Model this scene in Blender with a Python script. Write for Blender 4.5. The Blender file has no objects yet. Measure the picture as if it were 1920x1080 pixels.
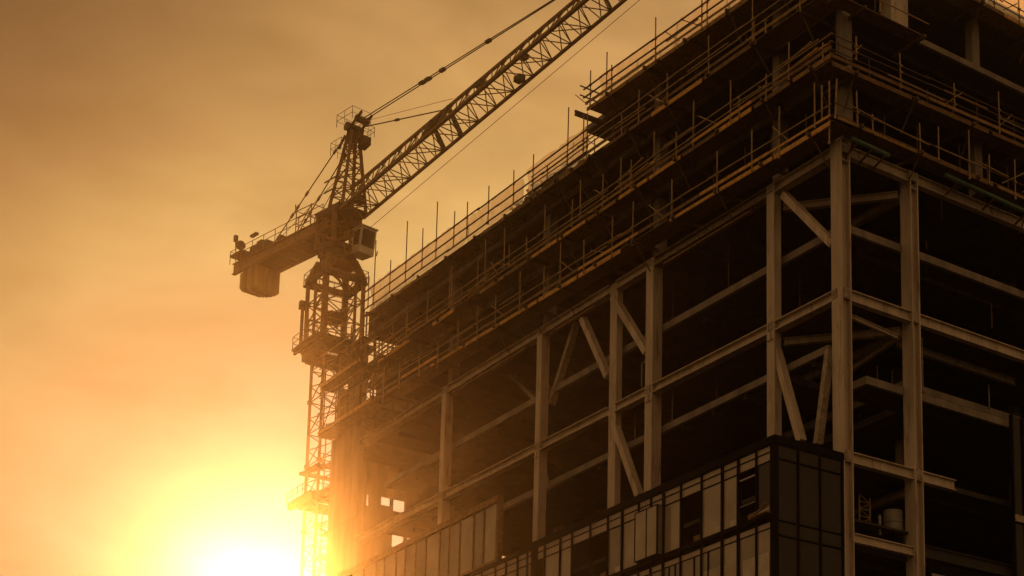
import bpy, math, random
from mathutils import Vector as V, Matrix
random.seed(11)
R_ = math.radians
scene = bpy.context.scene
COL = scene.collection

# ------------------------------------------------------------------ camera data
F = 3314.7558342115503
RC = [V((0.6608377291596206, 0.7503476795973949, -0.016488039360754658)),
      V((-0.15170578063556156, 0.11202902414824467, -0.9820564412854016)),
      V((-0.7350366329924731, 0.6514812794479959, 0.18786508639949884))]
PX, PY = 1700.0, 1350.0
CAM = V((68.57665629670642, -56.67190766295726, -40.84291918109838))
GZ = -42.4                                     # street level


def ray(x, y):
    return RC[0] * ((x - PX) / F) + RC[1] * ((y - PY) / F) + RC[2]


def onY(x, y, Y=0.0):
    d = ray(x, y)
    return CAM + d * ((Y - CAM.y) / d.y)


def onX(x, y, X=0.0):
    d = ray(x, y)
    return CAM + d * ((X - CAM.x) / d.x)


SUN = ray(498, 1142).normalized()              # towards the sun
UP = V((0, 0, 1))

# ------------------------------------------------------------------ materials


def nodes_of(name):
    m = bpy.data.materials.new(name)
    m.use_nodes = True
    nt = m.node_tree
    nt.nodes.clear()
    out = nt.nodes.new('ShaderNodeOutputMaterial')
    return m, nt, out


def noise_mat(name, c1, c2, scale=3.0, rough=0.7, metal=0.0, spec=0.35, fine=40.0, fine_amt=0.25,
              stain=None, stain_scale=1.2, bump=0.0, streak=False):
    """Mottled surface: two tones, fine grain, optional stains with a shape of their own."""
    m, nt, out = nodes_of(name)
    N, L = nt.nodes.new, nt.links.new
    b = N('ShaderNodeBsdfPrincipled')
    b.inputs['Roughness'].default_value = rough
    b.inputs['Metallic'].default_value = metal
    b.inputs['Specular IOR Level'].default_value = spec
    geo = N('ShaderNodeNewGeometry')
    vec = geo.outputs['Position']
    if streak:
        mp = N('ShaderNodeMapping')
        mp.inputs['Scale'].default_value = (1, 1, 0.15)
        L(vec, mp.inputs['Vector'])
        vec = mp.outputs['Vector']
    n1 = N('ShaderNodeTexNoise')
    n1.inputs['Scale'].default_value = scale
    n1.inputs['Detail'].default_value = 5
    L(vec, n1.inputs['Vector'])
    r1 = N('ShaderNodeValToRGB')
    r1.color_ramp.elements[0].position = 0.35
    r1.color_ramp.elements[0].color = (*c1, 1)
    r1.color_ramp.elements[1].position = 0.68
    r1.color_ramp.elements[1].color = (*c2, 1)
    L(n1.outputs['Fac'], r1.inputs['Fac'])
    n2 = N('ShaderNodeTexNoise')
    n2.inputs['Scale'].default_value = fine
    n2.inputs['Detail'].default_value = 3
    L(geo.outputs['Position'], n2.inputs['Vector'])
    mr = N('ShaderNodeMapRange')
    mr.inputs[1].default_value = 0.3
    mr.inputs[2].default_value = 0.7
    mr.inputs[3].default_value = 1 - fine_amt
    mr.inputs[4].default_value = 1 + fine_amt
    L(n2.outputs['Fac'], mr.inputs[0])
    mul = N('ShaderNodeMix')
    mul.data_type = 'RGBA'
    mul.blend_type = 'MULTIPLY'
    mul.inputs[0].default_value = 1
    L(r1.outputs['Color'], mul.inputs[6])
    L(mr.outputs[0], mul.inputs[7])
    col = mul.outputs[2]
    if stain:
        n3 = N('ShaderNodeTexNoise')
        n3.inputs['Scale'].default_value = stain_scale
        n3.inputs['Detail'].default_value = 8
        n3.inputs['Roughness'].default_value = 0.7
        L(vec, n3.inputs['Vector'])
        r3 = N('ShaderNodeValToRGB')
        r3.color_ramp.elements[0].position = 0.54
        r3.color_ramp.elements[0].color = (0, 0, 0, 1)
        r3.color_ramp.elements[1].position = 0.68
        r3.color_ramp.elements[1].color = (0.8, 0.8, 0.8, 1)
        L(n3.outputs['Fac'], r3.inputs['Fac'])
        mx = N('ShaderNodeMix')
        mx.data_type = 'RGBA'
        L(r3.outputs['Color'], mx.inputs[0])
        L(col, mx.inputs[6])
        mx.inputs[7].default_value = (*stain, 1)
        col = mx.outputs[2]
    L(col, b.inputs['Base Color'])
    if bump:
        bp = N('ShaderNodeBump')
        bp.inputs['Strength'].default_value = bump
        bp.inputs['Distance'].default_value = 0.02
        L(n2.outputs['Fac'], bp.inputs['Height'])
        L(bp.outputs['Normal'], b.inputs['Normal'])
    L(b.outputs['BSDF'], out.inputs['Surface'])
    return m


M = {}
M['paint'] = noise_mat('painted_steel', (.41, .33, .245), (.56, .455, .345), 1.7, .55, stain=(.17, .09, .045), stain_scale=2.1, fine=26, fine_amt=.16, streak=True)
M['paint_old'] = noise_mat('spotted_steel', (.27, .21, .15), (.40, .32, .24), 3.0, .65, stain=(.09, .055, .03), stain_scale=4.0, fine=14, fine_amt=.4)
M['rough_beam'] = noise_mat('sprayed_fireproofing', (.12, .09, .06), (.36, .27, .18), 5.0, .95, fine=12, fine_amt=.6, bump=.6)
M['concrete'] = noise_mat('raw_concrete', (.17, .14, .11), (.28, .23, .18), 1.1, .9, stain=(.10, .075, .05), fine=18, fine_amt=.22, streak=True)
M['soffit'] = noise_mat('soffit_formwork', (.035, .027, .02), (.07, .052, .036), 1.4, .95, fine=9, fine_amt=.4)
M['dark_inside'] = noise_mat('shaded_inner_surface', (.035, .03, .025), (.06, .05, .04), .7, .95, fine=9, fine_amt=.3)  # near-black base colour puts the shade of the open floors into the surface
M['tube'] = noise_mat('galvanised_tube', (.26, .175, .085), (.44, .30, .15), 6.0, .6, metal=.25, fine=30, fine_amt=.35)
M['tube_dark'] = noise_mat('rusty_shaded_tube', (.07, .04, .022), (.13, .075, .04), 6.0, .75, fine=30, fine_amt=.35)  # rust brown; on the right-face rails it stands in for shadow
M['timber'] = noise_mat('rim_lit_timber', (.46, .25, .055), (.74, .42, .12), 4.0, .8, stain=(.13, .07, .028), stain_scale=2.5, fine=22, fine_amt=.3)  # orange-brown wood, brightened to paint in the golden rim light
M['timber_mid'] = noise_mat('grey_brown_timber', (.20, .115, .04), (.36, .21, .07), 4.0, .85, stain=(.08, .045, .02), stain_scale=2.5, fine=22, fine_amt=.3)
M['timber_dark'] = noise_mat('weathered_timber', (.12, .07, .03), (.22, .13, .055), 4.0, .85, fine=22, fine_amt=.3)
M['crane'] = noise_mat('crane_paint', (.16, .085, .022), (.24, .13, .035), 3.0, .6, stain=(.07, .035, .015), fine=25, fine_amt=.2)
M['crane_dark'] = noise_mat('crane_machinery', (.05, .032, .018), (.09, .055, .028), 4.0, .6, fine=25, fine_amt=.2)
M['ballast'] = noise_mat('ballast_concrete', (.34, .23, .07), (.48, .33, .10), 1.5, .9, stain=(.15, .10, .05), fine=14, fine_amt=.2, streak=True)
M['ballast_dark'] = noise_mat('ballast_concrete_darker', (.20, .135, .045), (.30, .20, .065), 1.5, .9, stain=(.12, .08, .035), fine=14, fine_amt=.25, streak=True)
M['cab'] = noise_mat('cab_panel', (.62, .55, .44), (.72, .64, .52), 2.0, .5, fine=20, fine_amt=.08)
M['frame'] = noise_mat('dark_aluminium', (.006, .005, .004), (.012, .0095, .008), 3.0, .85, spec=.03, fine=20, fine_amt=.2)
M['spandrel'] = noise_mat('spandrel_panel', (.29, .225, .155), (.38, .295, .205), .9, .35, spec=.5, fine=20, fine_amt=.08)
M['sill'] = noise_mat('pale_sill_board', (.42, .36, .28), (.55, .47, .37), 2.0, .7, fine=20, fine_amt=.1)
M['green'] = noise_mat('green_pipe', (.05, .10, .065), (.085, .15, .10), 2.0, .5, stain=(.10, .10, .07), fine=20, fine_amt=.2)
M['white'] = noise_mat('pale_drum', (.22, .195, .165), (.30, .27, .23), 2.0, .5, stain=(.3, .25, .18), fine=20, fine_amt=.1)
M['asphalt'] = noise_mat('asphalt', (.04, .037, .034), (.065, .06, .055), .5, .9, fine=8, fine_amt=.3)
M['rubble'] = noise_mat('heap_of_debris', (.06, .045, .03), (.16, .115, .07), 3.0, .95, fine=8, fine_amt=.5)


def glass_mat(name, base, rough, refl=.5):
    m, nt, out = nodes_of(name)
    N, L = nt.nodes.new, nt.links.new
    b = N('ShaderNodeBsdfPrincipled')
    geo = N('ShaderNodeNewGeometry')
    n = N('ShaderNodeTexNoise')
    n.inputs['Scale'].default_value = .45
    n.inputs['Detail'].default_value = 4
    L(geo.outputs['Position'], n.inputs['Vector'])
    r = N('ShaderNodeValToRGB')
    r.color_ramp.elements[0].position = .3
    r.color_ramp.elements[0].color = (*[c * .75 for c in base], 1)
    r.color_ramp.elements[1].position = .7
    r.color_ramp.elements[1].color = (*[c * 1.2 for c in base], 1)
    L(n.outputs['Fac'], r.inputs['Fac'])
    L(r.outputs['Color'], b.inputs['Base Color'])
    b.inputs['Roughness'].default_value = rough
    b.inputs['IOR'].default_value = 1.52
    b.inputs['Specular IOR Level'].default_value = refl
    n2 = N('ShaderNodeTexNoise')
    n2.inputs['Scale'].default_value = .8
    L(geo.outputs['Position'], n2.inputs['Vector'])
    bp = N('ShaderNodeBump')
    bp.inputs['Strength'].default_value = .05
    bp.inputs['Distance'].default_value = .05
    L(n2.outputs['Fac'], bp.inputs['Height'])
    L(bp.outputs['Normal'], b.inputs['Normal'])
    L(b.outputs['BSDF'], out.inputs['Surface'])
    return m


M['glass'] = glass_mat('tinted_glass', (.21, .165, .115), .1)
M['glass_pale'] = glass_mat('glass_with_blind', (.34, .27, .185), .12)
M['glass_dark'] = glass_mat('dark_glass', (.022, .0125, .006), .1, .2)


def net_mat():
    m, nt, out = nodes_of('debris_netting')
    N, L = nt.nodes.new, nt.links.new
    geo = N('ShaderNodeNewGeometry')
    n = N('ShaderNodeTexNoise')
    n.inputs['Scale'].default_value = 2.2
    n.inputs['Detail'].default_value = 6
    n.inputs['Roughness'].default_value = .65
    L(geo.outputs['Position'], n.inputs['Vector'])
    r = N('ShaderNodeValToRGB')
    r.color_ramp.elements[0].position = .38
    r.color_ramp.elements[0].color = (.62, .62, .62, 1)
    r.color_ramp.elements[1].position = .72
    r.color_ramp.elements[1].color = (.93, .93, .93, 1)
    L(n.outputs['Fac'], r.inputs['Fac'])
    tr = N('ShaderNodeBsdfTranslucent')
    tr.inputs['Color'].default_value = (.93, .84, .66, 1)
    df = N('ShaderNodeBsdfDiffuse')
    df.inputs['Color'].default_value = (.45, .36, .24, 1)
    mx = N('ShaderNodeMixShader')
    mx.inputs[0].default_value = .15
    L(tr.outputs[0], mx.inputs[1])
    L(df.outputs[0], mx.inputs[2])
    tp = N('ShaderNodeBsdfTransparent')
    mx2 = N('ShaderNodeMixShader')
    L(r.outputs['Color'], mx2.inputs[0])
    L(tp.outputs[0], mx2.inputs[1])
    L(mx.outputs[0], mx2.inputs[2])
    L(mx2.outputs[0], out.inputs['Surface'])
    return m


M['net'] = net_mat()

# ------------------------------------------------------------------ mesh builder
WORLD = {}


class MB:
    def __init__(self):
        self.v, self.f = [], []

    def add(self, vs, fs):
        k = len(self.v)
        self.v += [V(p) for p in vs]
        self.f += [tuple(i + k for i in f) for f in fs]
        return self

    def hexa(self, p):                         # 8 points: bottom ring 0-3, top ring 4-7
        return self.add(p, [(0, 3, 2, 1), (4, 5, 6, 7), (0, 1, 5, 4), (1, 2, 6, 5), (2, 3, 7, 6), (3, 0, 4, 7)])

    def box(self, x0, x1, y0, y1, z0, z1):
        x0, x1 = sorted((x0, x1)); y0, y1 = sorted((y0, y1)); z0, z1 = sorted((z0, z1))
        return self.hexa([(x0, y0, z0), (x1, y0, z0), (x1, y1, z0), (x0, y1, z0),
                          (x0, y0, z1), (x1, y0, z1), (x1, y1, z1), (x0, y1, z1)])

    def bar(self, a, b, w, h, up=UP, off=(0, 0)):
        """Rectangular bar from a to b, w across, h along 'up'."""
        a, b = V(a), V(b)
        d = (b - a).normalized()
        s = d.cross(up)
        if s.length < 1e-4:
            s = d.cross(V((1, 0, 0)))
        s.normalize()
        u = s.cross(d).normalized()
        o = s * off[0] + u * off[1]
        q = [(-w / 2, -h / 2), (w / 2, -h / 2), (w / 2, h / 2), (-w / 2, h / 2)]
        p = [a + o + s * x + u * y for x, y in q] + [b + o + s * x + u * y for x, y in q]
        return self.add(p, [(0, 3, 2, 1), (4, 5, 6, 7), (0, 1, 5, 4), (1, 2, 6, 5), (2, 3, 7, 6), (3, 0, 4, 7)])

    def ibeam(self, a, b, w, h, tf=.05, tw=.05, up=UP):
        self.bar(a, b, w, tf, up, (0, h / 2 - tf / 2))
        self.bar(a, b, w, tf, up, (0, -h / 2 + tf / 2))
        self.bar(a, b, tw, h - 2 * tf, up)
        return self

    def tube(self, a, b, r, n=7, r2=None):
        a, b = V(a), V(b)
        d = (b - a).normalized()
        s = d.cross(UP)
        if s.length < 1e-3:
            s = V((1, 0, 0))
        s.normalize()
        u = s.cross(d)
        r2 = r if r2 is None else r2
        p = []
        for c, rr in ((a, r), (b, r2)):
            for i in range(n):
                t = 2 * math.pi * i / n
                p.append(c + s * math.cos(t) * rr + u * math.sin(t) * rr)
        fs = [(i, (i + 1) % n, n + (i + 1) % n, n + i) for i in range(n)]
        fs += [tuple(range(n))[::-1], tuple(range(n, 2 * n))]
        return self.add(p, fs)

    def poly(self, pts, r, n=6):
        for a, b in zip(pts, pts[1:]):
            self.tube(a, b, r, n)
        return self

    def prism(self, pts, d):
        n = len(pts)
        d = V(d)
        p = [V(q) for q in pts] + [V(q) + d for q in pts]
        fs = [tuple(range(n))[::-1], tuple(range(n, 2 * n))]
        fs += [(i, (i + 1) % n, n + (i + 1) % n, n + i) for i in range(n)]
        return self.add(p, fs)

    def build(self, name, mat, parent=None, smooth=False):
        lo = V((min(p.x for p in self.v), min(p.y for p in self.v), min(p.z for p in self.v)))
        hi = V((max(p.x for p in self.v), max(p.y for p in self.v), max(p.z for p in self.v)))
        o = V(((lo.x + hi.x) / 2, (lo.y + hi.y) / 2, lo.z))
        me = bpy.data.meshes.new(name)
        me.from_pydata([p - o for p in self.v], [], self.f)
        me.update()
        import bmesh
        bm = bmesh.new(); bm.from_mesh(me)
        bmesh.ops.recalc_face_normals(bm, faces=bm.faces)
        bm.to_mesh(me); bm.free()
        if smooth:
            for p in me.polygons:
                p.use_smooth = True
        me.materials.append(mat)
        ob = bpy.data.objects.new(name, me)
        COL.objects.link(ob)
        WORLD[ob.name] = o
        if parent:
            ob.parent = parent
            ob.location = o - WORLD[parent.name]
        else:
            ob.location = o
        return ob


def tag(o, label=None, cat=None, group=None, kind=None):
    for k, v in (('label', label), ('category', cat), ('group', group), ('kind', kind)):
        if v:
            o[k] = v
    return o


def thing(name, loc, label, cat, group=None):
    o = bpy.data.objects.new(name, None)
    o.empty_display_size = .5
    COL.objects.link(o)
    o.location = loc
    WORLD[o.name] = V(loc)
    return tag(o, label, cat, group)


def copy_part(src, parent, delta):
    c = src.copy()
    COL.objects.link(c)
    c.parent = parent
    WORLD[c.name] = WORLD[src.name] + V(delta)
    c.location = WORLD[c.name] - (WORLD[parent.name] if parent else V())
    return c


# ------------------------------------------------------------------ ground
g = MB().add([(-4000, -4000, GZ), (4000, -4000, GZ), (4000, 4000, GZ), (-4000, 4000, GZ)], [(0, 1, 2, 3)])
tag(g.build('ground', M['asphalt']), kind='structure')

# ================================================================== BUILDING
BLD = thing('steel_frame_building', (-30, 14, GZ),
            'unfinished steel framed office block with open floors, pale columns and a glazed lower box', 'building')


def H_column(x0, x1, y0, y1, z0, z1, mat='paint', lip=True):
    """H section: flanges towards -Y and +Y, web between them."""
    m = MB()
    t = .07
    m.box(x0, x1, y0, y0 + t, z0, z1)
    m.box(x0, x1, y1 - t, y1, z0, z1)
    xc = (x0 + x1) / 2
    m.box(xc - .16, xc + .16, y0 + t, y1 - t, z0, z1)
    return m.build('column', M[mat], BLD)


def box_column(x0, x1, y0, y1, z0, z1, mat='paint', flange=True):
    m = MB().box(x0 + .03, x1 - .03, y0 + .05, y1, z0, z1)
    if flange:
        m.box(x0, x1, y0, y0 + .05, z0, z1)
    return m.build('column', M[mat], BLD)


TOP1 = 8.45
H_column(-.9, 0, 0, .66, GZ, 8.55)                         # corner column
for z in (0, -9.2, 8.0):                                   # web stiffeners at the beams
    MB().box(-.42, -.02, .08, .58, z - .06, z - .02).box(-.42, -.02, .08, .58, z - .62, z - .58).build('stiffener', M['paint'], BLD)
box_column(-6.72, -6.02, 0, .52, GZ, TOP1)
box_column(-19.2, -18.4, 0, .72, GZ, TOP1)
box_column(-32.66, -32.0, 0, .62, GZ, TOP1)
box_column(-46.56, -45.9, 0, .62, GZ, TOP1)
box_column(-23.66, -22.78, .12, .6, GZ, TOP1, 'paint', False)   # extra post
box_column(-32.1, -31.1, 3.2, 4.2, -14, -5.8, 'concrete', False)
H_column(-.9, 0, 5.05, 5.64, GZ, TOP1)                     # right face
for z in (0, -9.2, 8.0):
    MB().box(-.42, -.02, 5.13, 5.56, z - .06, z - .02).box(-.42, -.02, 5.13, 5.56, z - .62, z - .58).build('stiffener', M['paint'], BLD)
H_column(-.9, 0, 15.4, 16.0, GZ, TOP1)
def joint(x0, x1, y, z):
    m = MB().box(x0, x1, y - .024, y - .001, z - .52, z + .02)
    for i in range(2):
        for k in range(4):
            bx = x0 + .12 + (x1 - x0 - .24) * i
            m.box(bx - .028, bx + .028, y - .06, y - .024, z - .46 + .12 * k, z - .41 + .12 * k)
    return m.build('splice_plate', M['paint_old'], BLD)


for (x0, x1) in ((-6.62, -6.12), (-19.08, -18.52), (-32.58, -32.08), (-46.5, -45.98)):
    joint(x0, x1, 0, -.006 * x0)
    joint(x0, x1, 0, TOP1 - .04)
    MB().box(x0, x1, -.06, -.002, -.006 * x0 - 1.1, -.006 * x0 - 1.04).box(x0 + .2, x1 - .2, -.05, -.002, -.006 * x0 - 1.04, -.006 * x0 - .62).build('bracket', M['paint_old'], BLD)
joint(-.85, -.4, 0, -.02)
for y in (.12, 5.13):
    for z in (-.02, TOP1 - .02, -9.2):
        m = MB()
        for i in range(2):
            for k in range(3):
                m.box(-.02, .012, y + .1 + .22 * i, y + .15 + .22 * i, z - .5 + .14 * k, z - .45 + .14 * k)
        m.box(-.025, -.004, y, y + .44, z - .55, z - .02)
        m.build('splice_plate', M['paint_old'], BLD)
# inner columns, seen between the floors
for x in (-6.4, -18.8, -32.3, -46.2):
    for y in (9.5, 19):
        MB().box(x - .3, x + .3, y, y + .6, GZ, 16.6).build('column', M['concrete'], BLD)
# upper concrete columns set back behind the scaffold
for x in (-.75, -6.6, -19.0, -32.5, -46.4):
    MB().box(x, x + .62, .35, 1.0, TOP1 + .1, 12.55).build('column', M['concrete'], BLD)
    MB().box(x, x + .62, .35, 1.0, 12.95, 16.75).build('column', M['concrete'], BLD)
    if x > -25:
        MB().box(x, x + .62, .35, 1.0, 17.15, 20.45).build('column', M['concrete'], BLD)
pnl = MB().box(-1.1, -.2, 4.0, 5.3, 17.15, 20.6).build('column', M['paint'], BLD)
pnl['label'] = 'pale wide column on the upper floor of the right side'
for y in (10.6, 16):
    MB().box(-1.0, -.4, y, y + .6, 8.95, 12.55).build('column', M['concrete'], BLD)
    MB().box(-1.0, -.4, y, y + .6, 17.15, 20.4).build('column', M['concrete'], BLD)


def perimeter(x0, x1, z, h=.6, mat='paint', zl=None):
    zl = z if zl is None else zl
    return MB().ibeam((x0, .27, zl - h / 2), (x1, .27, z - h / 2), .54, h).build('beam', M[mat], BLD)


# left face: main beams, one per bay
bays = [(-.9, -6.02), (-6.72, -18.4), (-19.2, -22.78), (-23.66, -32.0), (-32.66, -45.9), (-46.56, -60.58)]
for x1, x0 in bays:
    perimeter(x0, x1, -.006 * x1, .6, 'paint', -.006 * x0)
for k, (x1, x0) in enumerate(bays):
    perimeter(x0, x1, TOP1 - .02, .6, 'rough_beam' if k == 1 else ('paint_old' if k == 5 else 'paint'))
    if k in (3, 4, 1):                                      # loose formwork bearer hung below
        MB().box(x0 + 1.2, x1 - 1.6, -.05, .18, TOP1 - .98, TOP1 - .84).build('formwork_bearer', M['timber_dark'], BLD)
# right face beams
for z in (0, TOP1 - .02):
    MB().ibeam((-.3, .66, z - .32), (-.3, 5.05, z - .32), .42, .64).build('beam', M['paint'], BLD)
    MB().ibeam((-.3, 5.64, z - .32), (-.3, 15.4, z - .32), .42, .64).build('beam', M['paint'], BLD)
MB().ibeam((-.3, .66, -9.5), (-.3, 5.05, -9.5), .42, .62).build('beam', M['paint'], BLD)
MB().ibeam((-.3, 5.64, -9.5), (-.3, 8.2, -9.5), .42, .62).build('beam', M['paint'], BLD)
MB().ibeam((-.35, .66, -13.86), (-.35, 5.05, -13.86), .3, .5).build('beam', M['paint'], BLD)
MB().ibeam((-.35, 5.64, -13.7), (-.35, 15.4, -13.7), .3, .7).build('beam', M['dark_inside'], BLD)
MB().ibeam((-2.4, 5.9, -.95), (-2.4, 15.4, -.95), .3, .4).build('beam', M['paint_old'], BLD)
# braces in plan at the corner
for z in (-.95, TOP1 - 1.2):
    MB().ibeam((-6.3, .9, z), (-1.0, 5.0, z), .35, .42).build('brace', M['paint'], BLD)
    MB().ibeam((-12, 5.3, z), (-1.0, 5.3, z), .35, .42).build('brace', M['paint'], BLD)
MB().ibeam((-6.3, 5.3, -1.75), (-1.0, 5.1, -1.1), .22, .3).build('brace', M['paint'], BLD)
MB().ibeam((-1.0, .9, -1.0), (-1.0, 4.8, -1.35), .2, .26).build('brace', M['paint'], BLD)
MB().ibeam((-12, 5.3, -10.3), (-1.0, 5.3, -10.3), .35, .42).build('brace', M['paint_old'], BLD)


def brace(p, q, Y, w, mat='paint', dy=.36):
    a, b = onY(*p, Y), onY(*q, Y)
    m = MB().bar(a, b, w, dy, V((0, 1, 0)))
    m.bar(a, b, w + .06, .05, V((0, 1, 0)), (0, dy / 2 + .026))
    return m.build('brace', M[mat], BLD)


brace((1470, 366), (1562, 459), .3, .42)
brace((1455, 655), (1502, 828), .3, .42)
brace((1555, 655), (1533, 832), .34, .34, 'paint_old')
brace((1150, 558), (1213, 661), .3, .44)
brace((1092, 597), (1140, 707), .3, .42)
brace((1081, 604), (1033, 758), .9, .36, 'paint_old')
brace((1150, 790), (1198, 930), .3, .44)
brace((1015, 870), (1025, 916), .7, .3)
brace((945, 690), (1004, 748), 2.5, .3, 'paint_old')

# floor slabs
def slab(x0, x1, y0, y1, zt, th, mat='concrete', label=None):
    e = MB().box(x0, x1, y0, y1, zt - th, zt).build('floor_slab', M[mat], BLD)
    if label:
        e['label'] = label
    return e


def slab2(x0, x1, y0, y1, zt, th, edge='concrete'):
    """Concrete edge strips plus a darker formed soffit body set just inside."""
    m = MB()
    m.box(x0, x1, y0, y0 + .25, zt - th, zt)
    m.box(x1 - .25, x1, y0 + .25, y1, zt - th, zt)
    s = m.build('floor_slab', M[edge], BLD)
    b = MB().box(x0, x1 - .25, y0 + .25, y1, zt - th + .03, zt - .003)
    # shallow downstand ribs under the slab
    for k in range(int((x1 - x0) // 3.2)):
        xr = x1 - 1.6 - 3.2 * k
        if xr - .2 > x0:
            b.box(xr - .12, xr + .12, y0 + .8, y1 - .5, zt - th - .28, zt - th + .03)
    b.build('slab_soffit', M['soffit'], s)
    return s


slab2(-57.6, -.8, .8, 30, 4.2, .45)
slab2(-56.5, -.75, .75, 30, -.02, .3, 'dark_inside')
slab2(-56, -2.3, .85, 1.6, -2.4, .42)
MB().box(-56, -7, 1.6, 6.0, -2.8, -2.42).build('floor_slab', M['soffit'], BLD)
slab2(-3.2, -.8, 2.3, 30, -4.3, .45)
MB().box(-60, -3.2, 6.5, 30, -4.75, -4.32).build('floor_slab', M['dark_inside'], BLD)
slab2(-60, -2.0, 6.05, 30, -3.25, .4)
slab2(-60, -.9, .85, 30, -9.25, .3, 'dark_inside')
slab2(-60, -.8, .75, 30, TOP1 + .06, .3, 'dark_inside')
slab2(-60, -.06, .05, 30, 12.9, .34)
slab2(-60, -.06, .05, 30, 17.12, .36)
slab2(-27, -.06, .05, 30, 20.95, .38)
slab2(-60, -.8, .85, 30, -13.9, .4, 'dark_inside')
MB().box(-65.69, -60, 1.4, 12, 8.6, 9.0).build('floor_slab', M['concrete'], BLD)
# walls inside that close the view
MB().box(-57, -3, 30, 30.3, GZ, 20.9).build('rear_light_block', M['dark_inside'], BLD)  # added to block sky leaks and keep the floors dark
MB().box(-52, -22, 13, 13.3, GZ, 20).box(-22, -21.7, 13, 24, GZ, 20).build('core_light_block', M['dark_inside'], BLD)  # added behind the open floors to darken the interior
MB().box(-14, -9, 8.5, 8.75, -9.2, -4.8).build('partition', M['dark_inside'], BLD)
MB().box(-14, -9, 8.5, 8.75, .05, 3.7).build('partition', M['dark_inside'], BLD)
# left end: concrete front wall and end wall with openings to the sky
w = MB()
w.box(-66, -60.6, 0, .4, GZ, 9.7)
w.box(-63.2, -60.6, .02, .42, 9.7, 15.6)
for z in (-6, -2, 2, 6):
    w.box(-65.9, -60.7, -.03, .05, z, z + .06)
w.build('end_wall', M['concrete'], BLD)
ys = [.4, 2.3, 2.42, 3.06, 3.3, 4.02, 4.32, 5.2, 5.4, 6.5, 6.76, 7.6, 8.9, 14]
zs = [GZ, 1.7, 3.4, 4.5, 4.78, 5.1, 5.86, 10.58, 10.75, 13.2, 13.8, 14.4]
holes = {(3.06, 4.78), (3.06, 5.1), (4.32, 5.1), (5.4, 4.78), (5.4, 5.1), (2.42, 10.58), (3.3, 10.58), (2.42, 13.2), (3.06, 10.58),
         (5.4, 1.7), (6.76, 1.7), (8.9, 3.4), (7.6, 1.7), (7.6, 3.4), (2.42, 13.8)}
w = MB()
for j in range(len(ys) - 1):
    k = 0
    while k < len(zs) - 1:
        if (ys[j], zs[k]) in holes:
            k += 1
            continue
        k2 = k
        while k2 + 1 < len(zs) - 1 and (ys[j], zs[k2 + 1]) not in holes:
            k2 += 1
        w.box(-66, -65.7, ys[j], ys[j + 1], zs[k], zs[k2 + 1])
        k = k2 + 1
w.box(-66, -65.7, 3.6, 14, 14.4, 16.7)
w.build('end_wall', M['concrete'], BLD)
MB().prism([(-59.9, .02, 17.125), (-27.2, .02, 17.125), (-27.2, .02, 17.75), (-59.9, .02, 18.75)], (0, .35, 0)).build('parapet', M['soffit'], BLD)
MB().box(-60, -59.65, .4, 12, 17.125, 18.7).build('parapet', M['soffit'], BLD)
# roof parapet and plant enclosure at the right rear
MB().box(-2.2, -1.9, 10, 26, 20.95, 21.9).build('parapet', M['concrete'], BLD)

# ---------------------------------------------------------------- glazed box on the lower floors
YG = -4.5
cw = MB()
panes = []
XM = [-48.0, -46.53, -45.26, -43.43, -42.03, -40.47, -38.93, -36.92, -35.63, -34.11, -32.22, -30.83, -29.12, -27.75, -26.3, -25.1,
      -23.88, -23.02, -21.2, -19.83, -17.8, -15.89, -14.36, -12.65, -11.4, -10.16, -8.47, -6.51, -4.61, -3.18, -1.61, -.47]
ZT = -9.87
ST = 4.05
# black roof upstand, corner posts
cw.box(-24.4, .06, YG - .12, YG + .25, ZT, ZT + .40)
cw.box(-.19, .06, YG + .25, -.02, ZT, ZT + .40)
cw.box(-48.2, -24.4, YG - .12, YG + .25, ZT, ZT + .22)
cw.box(-48.2, .0, YG + .25, -.05, ZT + .08, ZT + .2)          # lid of the box
cw.box(-.42, -.14, YG - .06, YG + .16, ZT - 16, ZT)
cw.box(-.14, .03, YG - .09, YG + .16, ZT - 16, ZT)
cw.box(-24.55, -23.95, YG - .1, YG + .3, ZT - 16, ZT)
for s in range(4):
    zt = ZT - ST * s
    for (x0, x1) in ((-48, -24.55), (-23.95, -.42)):
        cw.box(x0, x1, YG - .03, YG + .12, zt - .05, zt)
        cw.box(x0, x1, YG - .03, YG + .12, zt - .40, zt - .35)
        if s == 0:
            cw.box(x0, x1, YG - .03, YG + .12, zt - .89, zt - .83)
        cw.box(x0, x1, YG - .05, YG + .14, zt - ST + .24, zt - ST + .46)
        cw.box(x0, x1, YG + .2, YG + .3, zt - ST, zt - ST + .5)
for x in XM[1:-1]:
    if abs(x + 23.88) > .1:
        wd = .085 if x in (-3.18, -4.61, -10.16, -14.36) else .045
        cw.box(x - wd, x + wd, YG - .09, YG + .13, ZT - 16, ZT - .002)
for x in (-13.9, -13.0, -12.1, -11.8, -9.6, -9.0, -7.2, -5.9, -20.7, -18.6, -16.8):
    cw.box(x - .035, x + .035, YG - .05, YG + .1, ZT - 2 * ST + .46, ZT - ST - .41)
CW = cw.build('curtain_wall', M['frame'], BLD)
CW['label'] = 'black framed glazing of the lower box, long left face and corner post'
openings = {(-8.47, 0), (-3.18, 0), (-19.83, 0), (-17.8, 0), (-23.88, 0)}
kinds = {}
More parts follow.
